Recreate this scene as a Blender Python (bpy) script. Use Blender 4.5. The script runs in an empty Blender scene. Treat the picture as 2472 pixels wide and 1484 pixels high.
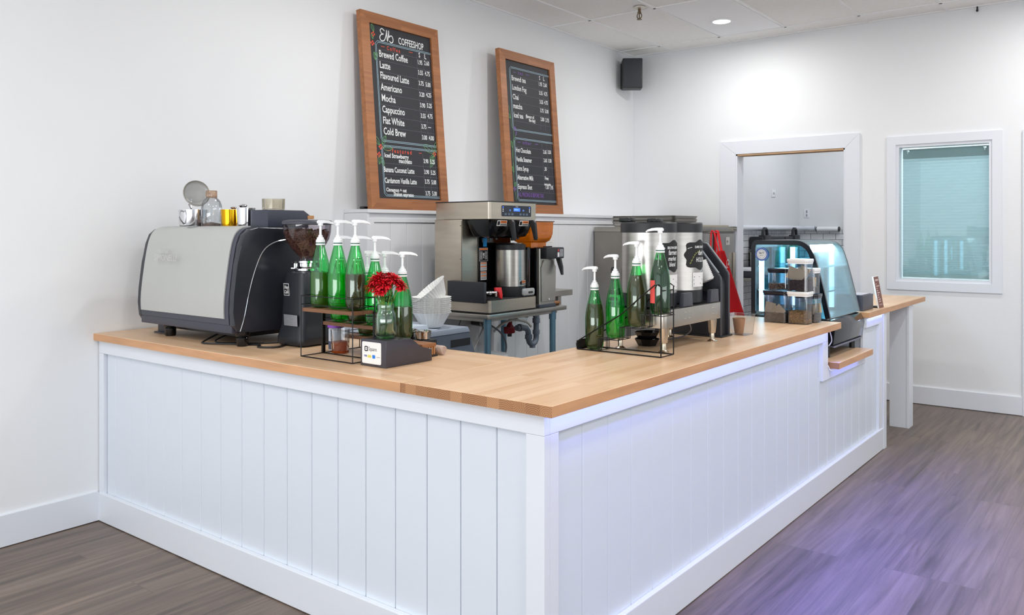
import bpy, bmesh, math, random
from mathutils import Vector, Matrix
R = math.radians
random.seed(7)
SC = bpy.context.scene
COL = SC.collection

# ------------------------------------------------------------------ camera
cam = bpy.data.cameras.new('camera')
cam_o = bpy.data.objects.new('camera', cam)
COL.objects.link(cam_o)
cam_o.location = (0, 0, 1.40)
cam_o.rotation_euler = (R(90), 0, R(37.93))
cam.sensor_width = 36
cam.lens = 1998.1 / 2472 * 36
cam.shift_y = -(742 - 556.05) / 2472
cam.clip_start = 0.02
SC.camera = cam_o

# ------------------------------------------------------------------ view, world
SC.view_settings.view_transform = 'Standard'
SC.view_settings.look = 'None'
SC.view_settings.gamma = 1
SC.view_settings.use_curve_mapping = False
SC.view_settings.exposure = -0.36
w = bpy.data.worlds.new('world')
SC.world = w
w.use_nodes = True
w.node_tree.nodes['Background'].inputs[0].default_value = (0.86, 0.93, 1.0, 1)
w.node_tree.nodes['Background'].inputs[1].default_value = 1.0
try:
    SC.cycles.max_bounces = 14
    SC.cycles.transparent_max_bounces = 32
    SC.cycles.diffuse_bounces = 5
    SC.cycles.sample_clamp_indirect = 6
    SC.cycles.caustics_reflective = False
    SC.cycles.caustics_refractive = False
except Exception:
    pass

# ------------------------------------------------------------------ lights
def area(name, loc, aim, sx, sy, power, col=(1, 1, 1), shape='RECTANGLE', spread=None):
    d = bpy.data.lights.new(name, 'AREA')
    d.shape = shape
    d.size = sx
    if shape in ('RECTANGLE', 'ELLIPSE'):
        d.size_y = sy
    d.energy = power
    d.color = col
    if spread:
        d.spread = R(spread)
    o = bpy.data.objects.new(name, d)
    COL.objects.link(o)
    o.location = loc
    v = (Vector(aim) - Vector(loc)).normalized()
    if abs(v.z) > 0.999:
        o.rotation_euler = (0, 0, 0) if v.z < 0 else (R(180), 0, 0)
    else:
        o.rotation_euler = v.to_track_quat('-Z', 'Y').to_euler()
    return o
ZC = 3.141
# daylight through the shop front behind the camera and the side windows
area('daylight_front', (-1.0, -3.35, 1.6), (-1.2, 5, 1.9), 5.5, 2.4, 46, (0.80, 0.91, 1.0))
area('daylight_side', (3.3, 2.2, 1.5), (-4, 3.4, 2.2), 6.5, 2.2, 7, (0.93, 0.95, 1.0))
# added uplights that brighten the ceiling, set low at front and side
area('ceiling_fill', (-0.8, -3.3, 0.8), (-1.4, 1.6, 4.6), 5.0, 0.9, 120, (0.97, 0.98, 1.0))
area('ceiling_fill', (3.3, 2.4, 0.8), (-0.6, 4.0, 4.6), 5.0, 0.7, 44, (0.97, 0.98, 1.0))
# ceiling downlights (lamp discs of the room; the last one added to brighten the bar)
DL = [(-2.851, 6.488), (-2.851, 3.2), (-2.851, 0.2), (-0.4, 4.6), (-0.4, 1.6), (-0.4, 6.5), (2.0, 3.2), (2.0, 0.2), (-0.4, -1.6), (-2.55, 4.75)]
for i, (x, y) in enumerate(DL):
    area('downlight_lamp', (x, y, ZC - 0.03), (x, y, 0), 0.14, 0.14, 19, (1.0, 0.985, 0.96), 'DISK')
# soft overhead fill for the dining side from unseen lamps
for x, y in ((1.1, 1.0), (1.1, 4.2), (-2.1, -0.9)):
    area('overhead_fill', (x, y, ZC - 0.03), (x, y, 0), 0.6, 1.2, 36, (0.96, 0.98, 1.0))
# LED strips: under the butcher block overhang and below the low shelf
LEDC = (0.08, 0.11, 1.0)
def ledlamp(x, y0, y1, z, p):
    # tilted outward to shape the blue floor pool; a weak one lights the rail
    area('led_strip_lamp', (x, (y0 + y1) / 2, z), (x, (y0 + y1) / 2, 0), 0.010, y1 - y0, p, LEDC, spread=88).rotation_euler = (0, R(-35), 0)
    area('led_strip_lamp', (x, (y0 + y1) / 2, z), (x, (y0 + y1) / 2, 0), 0.010, y1 - y0, p * 0.075, (0.17, 0.22, 1.0))
ledlamp(-1.364, 1.93, 4.52, 0.864, 34.0)
ledlamp(-1.358, 4.58, 5.08, 0.654, 3.0)
ledlamp(-1.376, 5.28, 5.63, 0.864, 2.4)
# kitchen beyond the doorway and cold light in the pastry case
area('kitchen_lamp', (-2.3, 8.7, 3.0), (-2.3, 8.7, 0), 1.0, 1.0, 24, (0.97, 0.98, 1.0))
area('office_lamp', (-0.9, 8.6, 3.0), (-0.9, 8.6, 0), 0.8, 0.8, 75, (0.95, 0.98, 1.0))

# ------------------------------------------------------------------ colour + materials
def lin(c):
    return tuple((v / 12.92 if v <= 0.04045 else ((v + 0.055) / 1.055) ** 2.4) for v in c)
def rgb(r, g, b):
    return lin((r / 255, g / 255, b / 255)) + (1,)
MATS = {}
def mat(name, col=(200, 200, 200), rough=0.5, metal=0.0, noise=None, bump=None, emit=None, spec=None, coat=0, aniso=None):
    """principled material with optional procedural colour noise (scale, amount, stretch) and bump (scale, strength)"""
    if name in MATS:
        return MATS[name]
    m = bpy.data.materials.new(name)
    m.use_nodes = True
    nt = m.node_tree
    b = nt.nodes['Principled BSDF']
    c = rgb(*col)
    b.inputs['Base Color'].default_value = c
    b.inputs['Roughness'].default_value = rough
    b.inputs['Metallic'].default_value = metal
    if spec is not None:
        b.inputs['Specular IOR Level'].default_value = spec
    if coat:
        b.inputs['Coat Weight'].default_value = coat
    if emit:
        b.inputs['Emission Color'].default_value = rgb(*emit[0])
        b.inputs['Emission Strength'].default_value = emit[1]
    if noise or bump:
        tc = nt.nodes.new('ShaderNodeTexCoord')
    if noise:
        mp = nt.nodes.new('ShaderNodeMapping')
        mp.inputs['Scale'].default_value = noise[2] if len(noise) > 2 else (1, 1, 1)
        nz = nt.nodes.new('ShaderNodeTexNoise')
        nz.inputs['Scale'].default_value = noise[0]
        nz.inputs['Detail'].default_value = 5
        nt.links.new(tc.outputs['Object'], mp.inputs[0])
        nt.links.new(mp.outputs[0], nz.inputs['Vector'])
        cr = nt.nodes.new('ShaderNodeValToRGB')
        a = noise[1]
        cr.color_ramp.elements[0].position = 0.3
        cr.color_ramp.elements[1].position = 0.7
        cr.color_ramp.elements[0].color = tuple(max(0, v * (1 - a)) for v in c[:3]) + (1,)
        cr.color_ramp.elements[1].color = tuple(min(1, v * (1 + a)) for v in c[:3]) + (1,)
        nt.links.new(nz.outputs['Fac'], cr.inputs[0])
        nt.links.new(cr.outputs[0], b.inputs['Base Color'])
    if bump:
        nb = nt.nodes.new('ShaderNodeTexNoise')
        nb.inputs['Scale'].default_value = bump[0]
        nb.inputs['Detail'].default_value = 4
        nt.links.new(tc.outputs['Object'], nb.inputs['Vector'])
        bn = nt.nodes.new('ShaderNodeBump')
        bn.inputs['Strength'].default_value = bump[1]
        bn.inputs['Distance'].default_value = 0.004
        nt.links.new(nb.outputs['Fac'], bn.inputs['Height'])
        nt.links.new(bn.outputs[0], b.inputs['Normal'])
    MATS[name] = m
    return m

def thin_glass(name, tint=(255, 255, 255), refl=0.10, rough=0.02, haze=0.0, hazecol=(230, 235, 235)):
    """thin clear wall: tinted transparency, a glossy fresnel skin and a little body haze"""
    if name in MATS:
        return MATS[name]
    m = bpy.data.materials.new(name)
    m.use_nodes = True
    nt = m.node_tree
    nt.nodes.clear()
    out = nt.nodes.new('ShaderNodeOutputMaterial')
    tr = nt.nodes.new('ShaderNodeBsdfTransparent')
    tr.inputs[0].default_value = rgb(*tint)
    gl = nt.nodes.new('ShaderNodeBsdfGlossy')
    gl.inputs['Roughness'].default_value = rough
    fr = nt.nodes.new('ShaderNodeLayerWeight')
    fr.inputs[0].default_value = 0.25
    mul = nt.nodes.new('ShaderNodeMath')
    mul.operation = 'MULTIPLY_ADD'
    mul.inputs[1].default_value = 0.55
    mul.inputs[2].default_value = refl * 0.5
    nt.links.new(fr.outputs['Fresnel'], mul.inputs[0])
    mx = nt.nodes.new('ShaderNodeMixShader')
    nt.links.new(mul.outputs[0], mx.inputs[0])
    last = tr
    if haze > 0:
        df = nt.nodes.new('ShaderNodeBsdfDiffuse')
        df.inputs[0].default_value = rgb(*hazecol)
        tl = nt.nodes.new('ShaderNodeBsdfTranslucent')
        tl.inputs[0].default_value = rgb(*hazecol)
        m1 = nt.nodes.new('ShaderNodeMixShader')
        m1.inputs[0].default_value = 0.5
        nt.links.new(df.outputs[0], m1.inputs[1])
        nt.links.new(tl.outputs[0], m1.inputs[2])
        m2 = nt.nodes.new('ShaderNodeMixShader')
        m2.inputs[0].default_value = haze
        nt.links.new(tr.outputs[0], m2.inputs[1])
        nt.links.new(m1.outputs[0], m2.inputs[2])
        last = m2
    nt.links.new(last.outputs[0], mx.inputs[1])
    nt.links.new(gl.outputs[0], mx.inputs[2])
    nt.links.new(mx.outputs[0], out.inputs[0])
    MATS[name] = m
    return m

def wood_mat(name, axis, base, dark, brick_w=0.9, brick_h=0.042, mortar=0.0015, grain=0.35, rough=0.4, gap=None, vertical=False, tone=0.5):
    """staves laid along 'x' or 'y': a brick pattern gives each stave its tone, stretched noise the grain"""
    m = bpy.data.materials.new(name)
    m.use_nodes = True
    nt = m.node_tree
    b = nt.nodes['Principled BSDF']
    b.inputs['Roughness'].default_value = rough
    tc = nt.nodes.new('ShaderNodeTexCoord')
    mp = nt.nodes.new('ShaderNodeMapping')
    if axis == 'y':
        mp.inputs['Rotation'].default_value = (0, 0, R(90))
    if axis == 'z':
        mp.inputs['Rotation'].default_value = (R(90), R(90), 0)
    nt.links.new(tc.outputs['Object'], mp.inputs[0])
    br = nt.nodes.new('ShaderNodeTexBrick')
    br.inputs['Scale'].default_value = 1
    br.inputs['Brick Width'].default_value = brick_w
    br.inputs['Row Height'].default_value = brick_h
    br.inputs['Mortar Size'].default_value = mortar
    br.inputs['Mortar Smooth'].default_value = 0.2
    br.offset = 0.37
    br.offset_frequency = 3
    br.inputs['Color1'].default_value = (0.0, 0.0, 0.0, 1)
    br.inputs['Color2'].default_value = (1, 1, 1, 1)
    br.inputs['Mortar'].default_value = (0.3, 0.3, 0.3, 1)
    nt.links.new(mp.outputs[0], br.inputs['Vector'])
    mp2 = nt.nodes.new('ShaderNodeMapping')
    mp2.inputs['Scale'].default_value = (1.5, 30, 30)
    nt.links.new(mp.outputs[0], mp2.inputs[0])
    # each stave shifts its grain
    ad = nt.nodes.new('ShaderNodeVectorMath')
    ad.operation = 'MULTIPLY_ADD'
    ad.inputs[1].default_value = (7, 13, 0)
    nt.links.new(br.outputs['Color'], ad.inputs[0])
    nt.links.new(mp2.outputs[0], ad.inputs[2])
    nz = nt.nodes.new('ShaderNodeTexNoise')
    nz.inputs['Scale'].default_value = 1.0
    nz.inputs['Detail'].default_value = 7
    nz.inputs['Roughness'].default_value = 0.62
    nz.inputs['Distortion'].default_value = 0.6
    nt.links.new(ad.outputs[0], nz.inputs['Vector'])
    mixv = nt.nodes.new('ShaderNodeMix')
    mixv.data_type = 'FLOAT'
    mixv.inputs[0].default_value = tone
    nt.links.new(nz.outputs['Fac'], mixv.inputs[2])
    nt.links.new(br.outputs['Color'], mixv.inputs[3])
    cr = nt.nodes.new('ShaderNodeValToRGB')
    cr.color_ramp.elements[0].position = 0.5 - grain
    cr.color_ramp.elements[1].position = 0.5 + grain
    cr.color_ramp.elements[0].color = rgb(*dark)
    cr.color_ramp.elements[1].color = rgb(*base)
    nt.links.new(mixv.outputs[0], cr.inputs[0])
    col = cr.outputs[0]
    if gap:
        mg = nt.nodes.new('ShaderNodeMix')
        mg.data_type = 'RGBA'
        nt.links.new(br.outputs['Fac'], mg.inputs[0])
        nt.links.new(col, mg.inputs[6])
        mg.inputs[7].default_value = rgb(*gap)
        col = mg.outputs[2]
    nt.links.new(col, b.inputs['Base Color'])
    bn = nt.nodes.new('ShaderNodeBump')
    bn.inputs['Strength'].default_value = 0.12
    bn.inputs['Distance'].default_value = 0.002
    nt.links.new(nz.outputs['Fac'], bn.inputs['Height'])
    nt.links.new(bn.outputs[0], b.inputs['Normal'])
    MATS[name] = m
    return m

WALL = mat('wall_paint', (232, 234, 236), 0.55, noise=(1.2, 0.012), bump=(60, 0.05))
INNERW = mat('half_wall_paint', (230, 231, 234), 0.4, bump=(20, 0.06))
WHITE = mat('white_trim_paint', (224, 228, 235), 0.35, bump=(30, 0.06))
PANELW = mat('white_board_paint', (216, 223, 232), 0.38, bump=(20, 0.08))
RAWWOOD = mat('raw_wood', (196, 160, 122), 0.7, noise=(6, 0.15, (1, 8, 8)))
BLOCKX = wood_mat('butcher_block_along_counter', 'x', (238, 208, 176), (208, 164, 122), 0.75, 0.043, 0.0006, 0.40, 0.36, tone=0.34)
BLOCKY = wood_mat('butcher_block_along_bar', 'y', (238, 208, 176), (208, 164, 122), 0.75, 0.043, 0.0006, 0.40, 0.36, tone=0.34)
def endgrain():
    m = bpy.data.materials.new('butcher_block_end_grain')
    m.use_nodes = True
    nt = m.node_tree
    b = nt.nodes['Principled BSDF']
    b.inputs['Roughness'].default_value = 0.5
    tc = nt.nodes.new('ShaderNodeTexCoord')
    br = nt.nodes.new('ShaderNodeTexBrick')
    mp = nt.nodes.new('ShaderNodeMapping')
    mp.inputs['Location'].default_value = (0.013, 0.0, 0)
    mp.inputs['Rotation'].default_value = (R(90), 0, 0)
    nt.links.new(tc.outputs['Object'], mp.inputs[0])
    br.inputs['Scale'].default_value = 1
    br.inputs['Brick Width'].default_value = 0.049
    br.inputs['Row Height'].default_value = 0.4
    br.inputs['Mortar Size'].default_value = 0.0006
    br.offset = 0.0
    br.inputs['Color1'].default_value = (0, 0, 0, 1)
    br.inputs['Color2'].default_value = (1, 1, 1, 1)
    nt.links.new(mp.outputs[0], br.inputs['Vector'])
    # growth rings centred somewhere in or beside each stave
    def mth(op, a, b_=None):
        n = nt.nodes.new('ShaderNodeMath')
        n.operation = op
        nt.links.new(a, n.inputs[0])
        if b_ is not None:
            n.inputs[1].default_value = b_
        return n.outputs[0]
    sp = nt.nodes.new('ShaderNodeSeparateXYZ')
    nt.links.new(tc.outputs['Object'], sp.inputs[0])
    cell = mth('DIVIDE', mth('ADD', sp.outputs['X'], 10.013), 0.049)
    fx = mth('MULTIPLY', mth('SUBTRACT', mth('FRACT', cell), 0.5), 0.049)
    wn = nt.nodes.new('ShaderNodeTexWhiteNoise')
    wn.noise_dimensions = '1D'
    nt.links.new(mth('FLOOR', cell), wn.inputs['W'])
    cmb = nt.nodes.new('ShaderNodeCombineXYZ')
    nt.links.new(fx, cmb.inputs[0])
    nt.links.new(mth('SUBTRACT', sp.outputs['Z'], 0.888), cmb.inputs[1])
    ad = nt.nodes.new('ShaderNodeVectorMath')
    ad.operation = 'MULTIPLY_ADD'
    ad.inputs[1].default_value = (0.07, 0.05, 0.0)
    nt.links.new(wn.outputs['Color'], ad.inputs[0])
    nt.links.new(cmb.outputs[0], ad.inputs[2])
    of = nt.nodes.new('ShaderNodeVectorMath')
    of.operation = 'SUBTRACT'
    of.inputs[1].default_value = (0.035, 0.010, 0.0)
    nt.links.new(ad.outputs[0], of.inputs[0])
    ad = of
    wv = nt.nodes.new('ShaderNodeTexWave')
    wv.wave_type = 'RINGS'
    wv.rings_direction = 'SPHERICAL'
    wv.inputs['Scale'].default_value = 55
    wv.inputs['Distortion'].default_value = 1.2
    wv.inputs['Detail'].default_value = 3
    nt.links.new(ad.outputs[0], wv.inputs['Vector'])
    mv = nt.nodes.new('ShaderNodeMix')
    mv.data_type = 'FLOAT'
    mv.inputs[0].default_value = 0.45
    nt.links.new(wv.outputs['Fac'], mv.inputs[2])
    nt.links.new(br.outputs['Color'], mv.inputs[3])
    cr = nt.nodes.new('ShaderNodeValToRGB')
    cr.color_ramp.elements[0].color = rgb(126, 82, 48)
    cr.color_ramp.elements[1].color = rgb(196, 146, 102)
    nt.links.new(mv.outputs[0], cr.inputs[0])
    nt.links.new(cr.outputs[0], b.inputs['Base Color'])
    return m
ENDGR = endgrain()
EDGEW = mat('butcher_block_edge', (200, 150, 108), 0.45, noise=(5, 0.13, (1, 0.8, 9)))
FLOORM = wood_mat('vinyl_plank_floor', 'y', (134, 116, 102), (62, 52, 46), 1.22, 0.18, 0.0012, 0.24, 0.36, gap=(92, 80, 72), tone=0.12)
BLACKP = mat('black_plastic', (30, 31, 34), 0.42)
BLACKG = mat('black_gloss_plastic', (12, 13, 16), 0.12)
DARKG = mat('dark_grey_plastic', (62, 64, 74), 0.45)
STEEL = mat('brushed_steel', (190, 186, 180), 0.3, 1.0, noise=(8, 0.08, (1, 1, 12)))
STEELV = mat('satin_steel', (176, 172, 164), 0.36, 1.0, noise=(5, 0.12, (1, 1, 1)))
CHROME = mat('chrome', (225, 225, 228), 0.08, 1.0)
GALV = mat('galvanised_tube', (120, 158, 178), 0.32, 0.85)
WHITEP = mat('white_plastic', (240, 242, 244), 0.3)
WIRE = mat('black_wire', (16, 16, 18), 0.35, 0.4)
INK = mat('black_ink', (20, 20, 22), 0.6)
CHALK = mat('white_chalk_marker', (238, 240, 240), 0.7)
LABELW = mat('white_label', (232, 232, 230), 0.5)
ORANGE = mat('orange_label', (232, 120, 50), 0.5)
GLASS = thin_glass('clear_glass', (238, 243, 243), 0.12)
PLASTIC = thin_glass('clear_plastic', (236, 238, 240), 0.16, 0.05, 0.05)
GREENG = thin_glass('green_bottle_plastic', (146, 244, 176), 0.16, 0.04, 0.05, (0, 226, 112))

# ------------------------------------------------------------------ mesh builder
class MB:
    def __init__(s):
        s.bm = bmesh.new()
    def _new(s, verts, mi=0, smooth=None):
        fs = set()
        for v in verts:
            for f in v.link_faces:
                fs.add(f)
        for f in fs:
            f.material_index = mi
        return fs
    def box(s, x0, x1, y0, y1, z0, z1, bev=0.0, mi=0, seg=2, rot=None, piv=None):
        r = bmesh.ops.create_cube(s.bm, size=1)
        vs = r['verts']
        for v in vs:
            v.co = Vector(((x0 + x1) / 2 + v.co.x * (x1 - x0), (y0 + y1) / 2 + v.co.y * (y1 - y0), (z0 + z1) / 2 + v.co.z * (z1 - z0)))
        s._new(vs, mi)
        if bev > 0:
            es = list({e for v in vs for e in v.link_edges})
            rr = bmesh.ops.bevel(s.bm, geom=es, offset=min(bev, 0.49 * min(abs(x1 - x0), abs(y1 - y0), abs(z1 - z0))), segments=seg, affect='EDGES', profile=0.6)
            vs = list({v for f in rr['faces'] for v in f.verts} | {v for v in vs if v.is_valid})
            fs = {f for v in vs for f in v.link_faces}
            for f in fs:
                f.material_index = mi
        if rot is not None:
            s.xf(vs, rot, piv or ((x0 + x1) / 2, (y0 + y1) / 2, (z0 + z1) / 2))
        return vs
    def xf(s, vs, rot, piv):
        M = Matrix.Translation(piv) @ rot @ Matrix.Translation(-Vector(piv))
        for v in vs:
            v.co = M @ v.co
    def cyl(s, p0, p1, r0, r1=None, seg=20, mi=0, caps=True):
        r1 = r0 if r1 is None else r1
        p0, p1 = Vector(p0), Vector(p1)
        d = p1 - p0
        q = d.to_track_quat('Z', 'Y').to_matrix().to_4x4()
        M = Matrix.Translation((p0 + p1) / 2) @ q
        r = bmesh.ops.create_cone(s.bm, cap_ends=caps, segments=seg, radius1=max(r0, 1e-5), radius2=max(r1, 1e-5), depth=d.length, matrix=M)
        s._new(r['verts'], mi)
        return r['verts']
    def lathe(s, prof, c=(0, 0, 0), seg=28, mi=0, flute=None, close=False, tilt=None):
        """revolve [(r, z)...] about the vertical through c; flute=(n, depth) scallops it"""
        rings, vs = [], []
        for r, z in prof:
            ring = []
            if r <= 1e-6:
                v = s.bm.verts.new((c[0], c[1], c[2] + z))
                ring = [v] * seg
                vs.append(v)
            else:
                for i in range(seg):
                    a = 2 * math.pi * i / seg
                    rr = r
                    if flute:
                        n, dep = flute[0], flute[1]
                        k = flute[2](z) if len(flute) > 2 else 1
                        rr = r * (1 + dep * k * math.cos(n * a))
                    v = s.bm.verts.new((c[0] + rr * math.cos(a), c[1] + rr * math.sin(a), c[2] + z))
                    ring.append(v)
                    vs.append(v)
            rings.append(ring)
        for a, b in zip(rings, rings[1:]):
            for i in range(seg):
                j = (i + 1) % seg
                q = [a[i], a[j], b[j], b[i]]
                u = []
                for v in q:
                    if v not in u:
                        u.append(v)
                if len(u) >= 3:
                    try:
                        f = s.bm.faces.new(u)
                        f.material_index = mi
                    except ValueError:
                        pass
        if tilt is not None:
            s.xf(vs, tilt, c)
        return vs
    def prism(s, poly, axis, a0, a1, mi=0, bev=0.0, mi_side=None):
        """extrude a 2-D outline along an axis; axis 'x': (y,z), 'y': (x,z), 'z': (x,y)"""
        def P(u, v, t):
            return {'x': (t, u, v), 'y': (u, t, v), 'z': (u, v, t)}[axis]
        A = [s.bm.verts.new(P(u, v, a0)) for u, v in poly]
        B = [s.bm.verts.new(P(u, v, a1)) for u, v in poly]
        n = len(poly)
        fs = [s.bm.faces.new(A), s.bm.faces.new(B[::-1])]
        for f in fs:
            f.material_index = mi
        sd = []
        for i in range(n):
            j = (i + 1) % n
            f = s.bm.faces.new((A[j], A[i], B[i], B[j]))
            f.material_index = mi if mi_side is None else mi_side
            sd.append(f)
        if bev > 0:
            es = list({e for f in fs for e in f.edges})
            bmesh.ops.bevel(s.bm, geom=es, offset=bev, segments=2, affect='EDGES', profile=0.6)
        return A + B
    def tube(s, pts, r, seg=8, mi=0, closed=False, caps=True):
        pts = [Vector(p) for p in pts]
        n = len(pts)
        rings = []
        prev = None
        for i, p in enumerate(pts):
            if closed:
                t = (pts[(i + 1) % n] - pts[i - 1])
            else:
                t = pts[min(i + 1, n - 1)] - pts[max(i - 1, 0)]
            if t.length < 1e-9:
                t = Vector((0, 0, 1))
            t.normalize()
            if prev is None:
                u = t.orthogonal().normalized()
            else:
                u = prev - t * prev.dot(t)
                if u.length < 1e-6:
                    u = t.orthogonal()
                u.normalize()
            prev = u
            w_ = t.cross(u)
            rr = r[i] if isinstance(r, (list, tuple)) else r
            # keep thickness through sharp corners
            rings.append([s.bm.verts.new(p + (u * math.cos(2 * math.pi * k / seg) + w_ * math.sin(2 * math.pi * k / seg)) * rr) for k in range(seg)])
        m = n if closed else n - 1
        for i in range(m):
            a, b = rings[i], rings[(i + 1) % n]
            for k in range(seg):
                l = (k + 1) % seg
                f = s.bm.faces.new((a[k], a[l], b[l], b[k]))
                f.material_index = mi
        if caps and not closed:
            for rg in (rings[0][::-1], rings[-1]):
                try:
                    f = s.bm.faces.new(rg)
                    f.material_index = mi
                except ValueError:
                    pass
    def ball(s, c, r, sc=(1, 1, 1), sub=2, mi=0, rot=None):
        q = bmesh.ops.create_icosphere(s.bm, subdivisions=sub, radius=r)
        for v in q['verts']:
            v.co = Vector((v.co.x * sc[0], v.co.y * sc[1], v.co.z * sc[2]))
            if rot is not None:
                v.co = rot @ v.co
            v.co = v.co + Vector(c)
        s._new(q['verts'], mi)
        return q['verts']
    def quad(s, pts, mi=0):
        f = s.bm.faces.new([s.bm.verts.new(p) for p in pts])
        f.material_index = mi
        return f
    def ribbon(s, pts, wdt, n, U, V, O, lift=0.0, mi=0, closed=False):
        """flat painted line through 2-D points in the plane O + u*U + v*V"""
        P = [Vector(p) for p in pts]
        m = len(P)
        L = []
        for i in range(m):
            a = P[i - 1] if (closed or i > 0) else P[i]
            b = P[(i + 1) % m] if (closed or i < m - 1) else P[i]
            t = (b - a)
            t = t.normalized() if t.length > 0 else Vector((1, 0))
            q = Vector((-t.y, t.x)) * wdt / 2
            L.append((P[i] + q, P[i] - q))
        def W(p):
            return Vector(O) + Vector(U) * p.x + Vector(V) * p.y + Vector(n) * lift
        for i in range(m if closed else m - 1):
            a, b = L[i], L[(i + 1) % m]
            s.quad([W(a[0]), W(a[1]), W(b[1]), W(b[0])], mi)
    def text(s, txt, size, O, U, V, lift=0.0006, mi=0, align='LEFT', sx=1.0, shear=0.0, off=0.0, space=1.0, thick=0.0):
        cu = bpy.data.curves.new('t', 'FONT')
        cu.body = txt
        cu.size = size
        cu.align_x = align
        cu.shear = shear
        cu.offset = off
        cu.space_character = space
        cu.resolution_u = 2
        o = bpy.data.objects.new('t', cu)
        me = bpy.data.meshes.new_from_object(o)
        U, V, O = Vector(U).normalized(), Vector(V).normalized(), Vector(O)
        n = U.cross(V)
        vs = [s.bm.verts.new(O + U * (v.co.x * sx) + V * v.co.y + n * lift) for v in me.vertices]
        for p in me.polygons:
            try:
                f = s.bm.faces.new([vs[i] for i in p.vertices])
                f.material_index = mi
            except ValueError:
                pass
        bpy.data.objects.remove(o)
        bpy.data.curves.remove(cu)
        bpy.data.meshes.remove(me)
    def build(s, name, mats, parent=None, smooth=True, ang=32, kind=None, label=None):
        if parent is not None:
            root = parent
            off = Vector((0, 0, 0))
            while root is not None:
                off += root.location
                root = root.parent
            bmesh.ops.translate(s.bm, verts=s.bm.verts, vec=-off)
        bmesh.ops.recalc_face_normals(s.bm, faces=s.bm.faces)
        me = bpy.data.meshes.new(name)
        s.bm.to_mesh(me)
        s.bm.free()
        for m in (mats if isinstance(mats, (list, tuple)) else [mats]):
            me.materials.append(m)
        if smooth:
            for p in me.polygons:
                p.use_smooth = True
            me.set_sharp_from_angle(angle=R(ang))
        o = bpy.data.objects.new(name, me)
        COL.objects.link(o)
        if parent is not None:
            o.parent = parent
        if kind:
            o['kind'] = kind
        if label:
            o['label'] = label
        return o

def arc(cx, cy, r, a0, a1, n):
    return [(cx + r * math.cos(R(a0 + (a1 - a0) * i / n)), cy + r * math.sin(R(a0 + (a1 - a0) * i / n))) for i in range(n + 1)]
def rrect(x0, x1, y0, y1, r, n=4):
    return arc(x1 - r, y0 + r, r, -90, 0, n) + arc(x1 - r, y1 - r, r, 0, 90, n) + arc(x0 + r, y1 - r, r, 90, 180, n) + arc(x0 + r, y0 + r, r, 180, 270, n)
def smoothpts(P, n=6):
    P = [Vector(p) for p in P]
    out = []
    for i in range(len(P) - 1):
        p0, p1, p2, p3 = P[max(i - 1, 0)], P[i], P[i + 1], P[min(i + 2, len(P) - 1)]
        for k in range(n):
            t = k / n
            out.append(0.5 * ((2 * p1) + (p2 - p0) * t + (2 * p0 - 5 * p1 + 4 * p2 - p3) * t * t + (3 * p1 - p0 - 3 * p2 + p3) * t ** 3))
    out.append(P[-1])
    return out
def tag(o, label=None, cat=None, group=None, kind=None):
    if label: o['label'] = label
    if cat: o['category'] = cat
    if group: o['group'] = group
    if kind: o['kind'] = kind
    return o
def thing(name, label, cat, loc=(0, 0, 0), group=None):
    o = bpy.data.objects.new(name, None)
    o.empty_display_size = 0.05
    COL.objects.link(o)
    o.location = loc
    return tag(o, label, cat, group)
def solo(name, mb, mats, label, cat, group=None, kind=None, **k):
    return tag(mb.build(name, mats, None, **k), label, cat, group, kind)
def struct(name, mb, mats, **k):
    return tag(mb.build(name, mats, None, **k), kind='structure')
def dup(root, loc, label, rz=None, group=None):
    def cp(o, par):
        c = o.copy()
        COL.objects.link(c)
        c.parent = par
        for ch in [q for q in bpy.data.objects if q.parent == o and q != c]:
            cp(ch, c)
        return c
    c = cp(root, None)
    c.location = loc
    if rz is not None:
        c.rotation_euler = (0, 0, rz)
    c['label'] = label
    if group: c['group'] = group
    return c

# =================================================================== ROOM
def wlx(y):                       # the menu wall runs very slightly out of square
    return -4.035 - (y - 1.7) * 0.0205
YW = 7.30
m = MB(); m.prism([(wlx(-3.6), -3.6), (wlx(7.42), 7.42), (wlx(7.42) - 0.15, 7.42), (wlx(-3.6) - 0.15, -3.6)], 'z', 0, 3.3)
struct('wall_left', m, WALL, smooth=False)
DX0, DX1, DZ = -3.061, -2.092, 2.10
WX0, WX1, WZ0, WZ1 = -1.690, -1.000, 0.985, 2.10
m = MB()
m.box(-4.3, DX0, YW, YW + 0.12, 0, 3.3); m.box(DX0, DX1, YW, YW + 0.12, DZ, 3.3)
m.box(DX1, WX0, YW, YW + 0.12, 0, 3.3); m.box(WX0, WX1, YW, YW + 0.12, 0, WZ0)
m.box(WX0, WX1, YW, YW + 0.12, WZ1, 3.3); m.box(WX1, 3.75, YW, YW + 0.12, 0, 3.3)
struct('wall_back', m, WALL, smooth=False)
m = MB()
m.box(-4.2, 3.75, -3.75, -3.6, 0, 0.35); m.box(-4.2, 3.75, -3.75, -3.6, 2.8, 3.3)
for x in (-4.2, -1.2, 1.6, 3.45): m.box(x, x + 0.3, -3.75, -3.6, 0.35, 2.8)
struct('wall_front', m, WALL, smooth=False)
m = MB()
m.box(3.6, 3.75, -3.6, 7.3, 0, 0.45); m.box(3.6, 3.75, -3.6, 7.3, 2.7, 3.3)
for y in (-3.6, -0.9, 2.0, 5.4, 6.9): m.box(3.6, 3.75, y, y + 0.4, 0.45, 2.7)
struct('wall_right', m, WALL, smooth=False)
m = MB(); m.box(-4.4, 3.8, -3.8, 10.2, -0.06, 0)
struct('floor', m, FLOORM, smooth=False)

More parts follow.
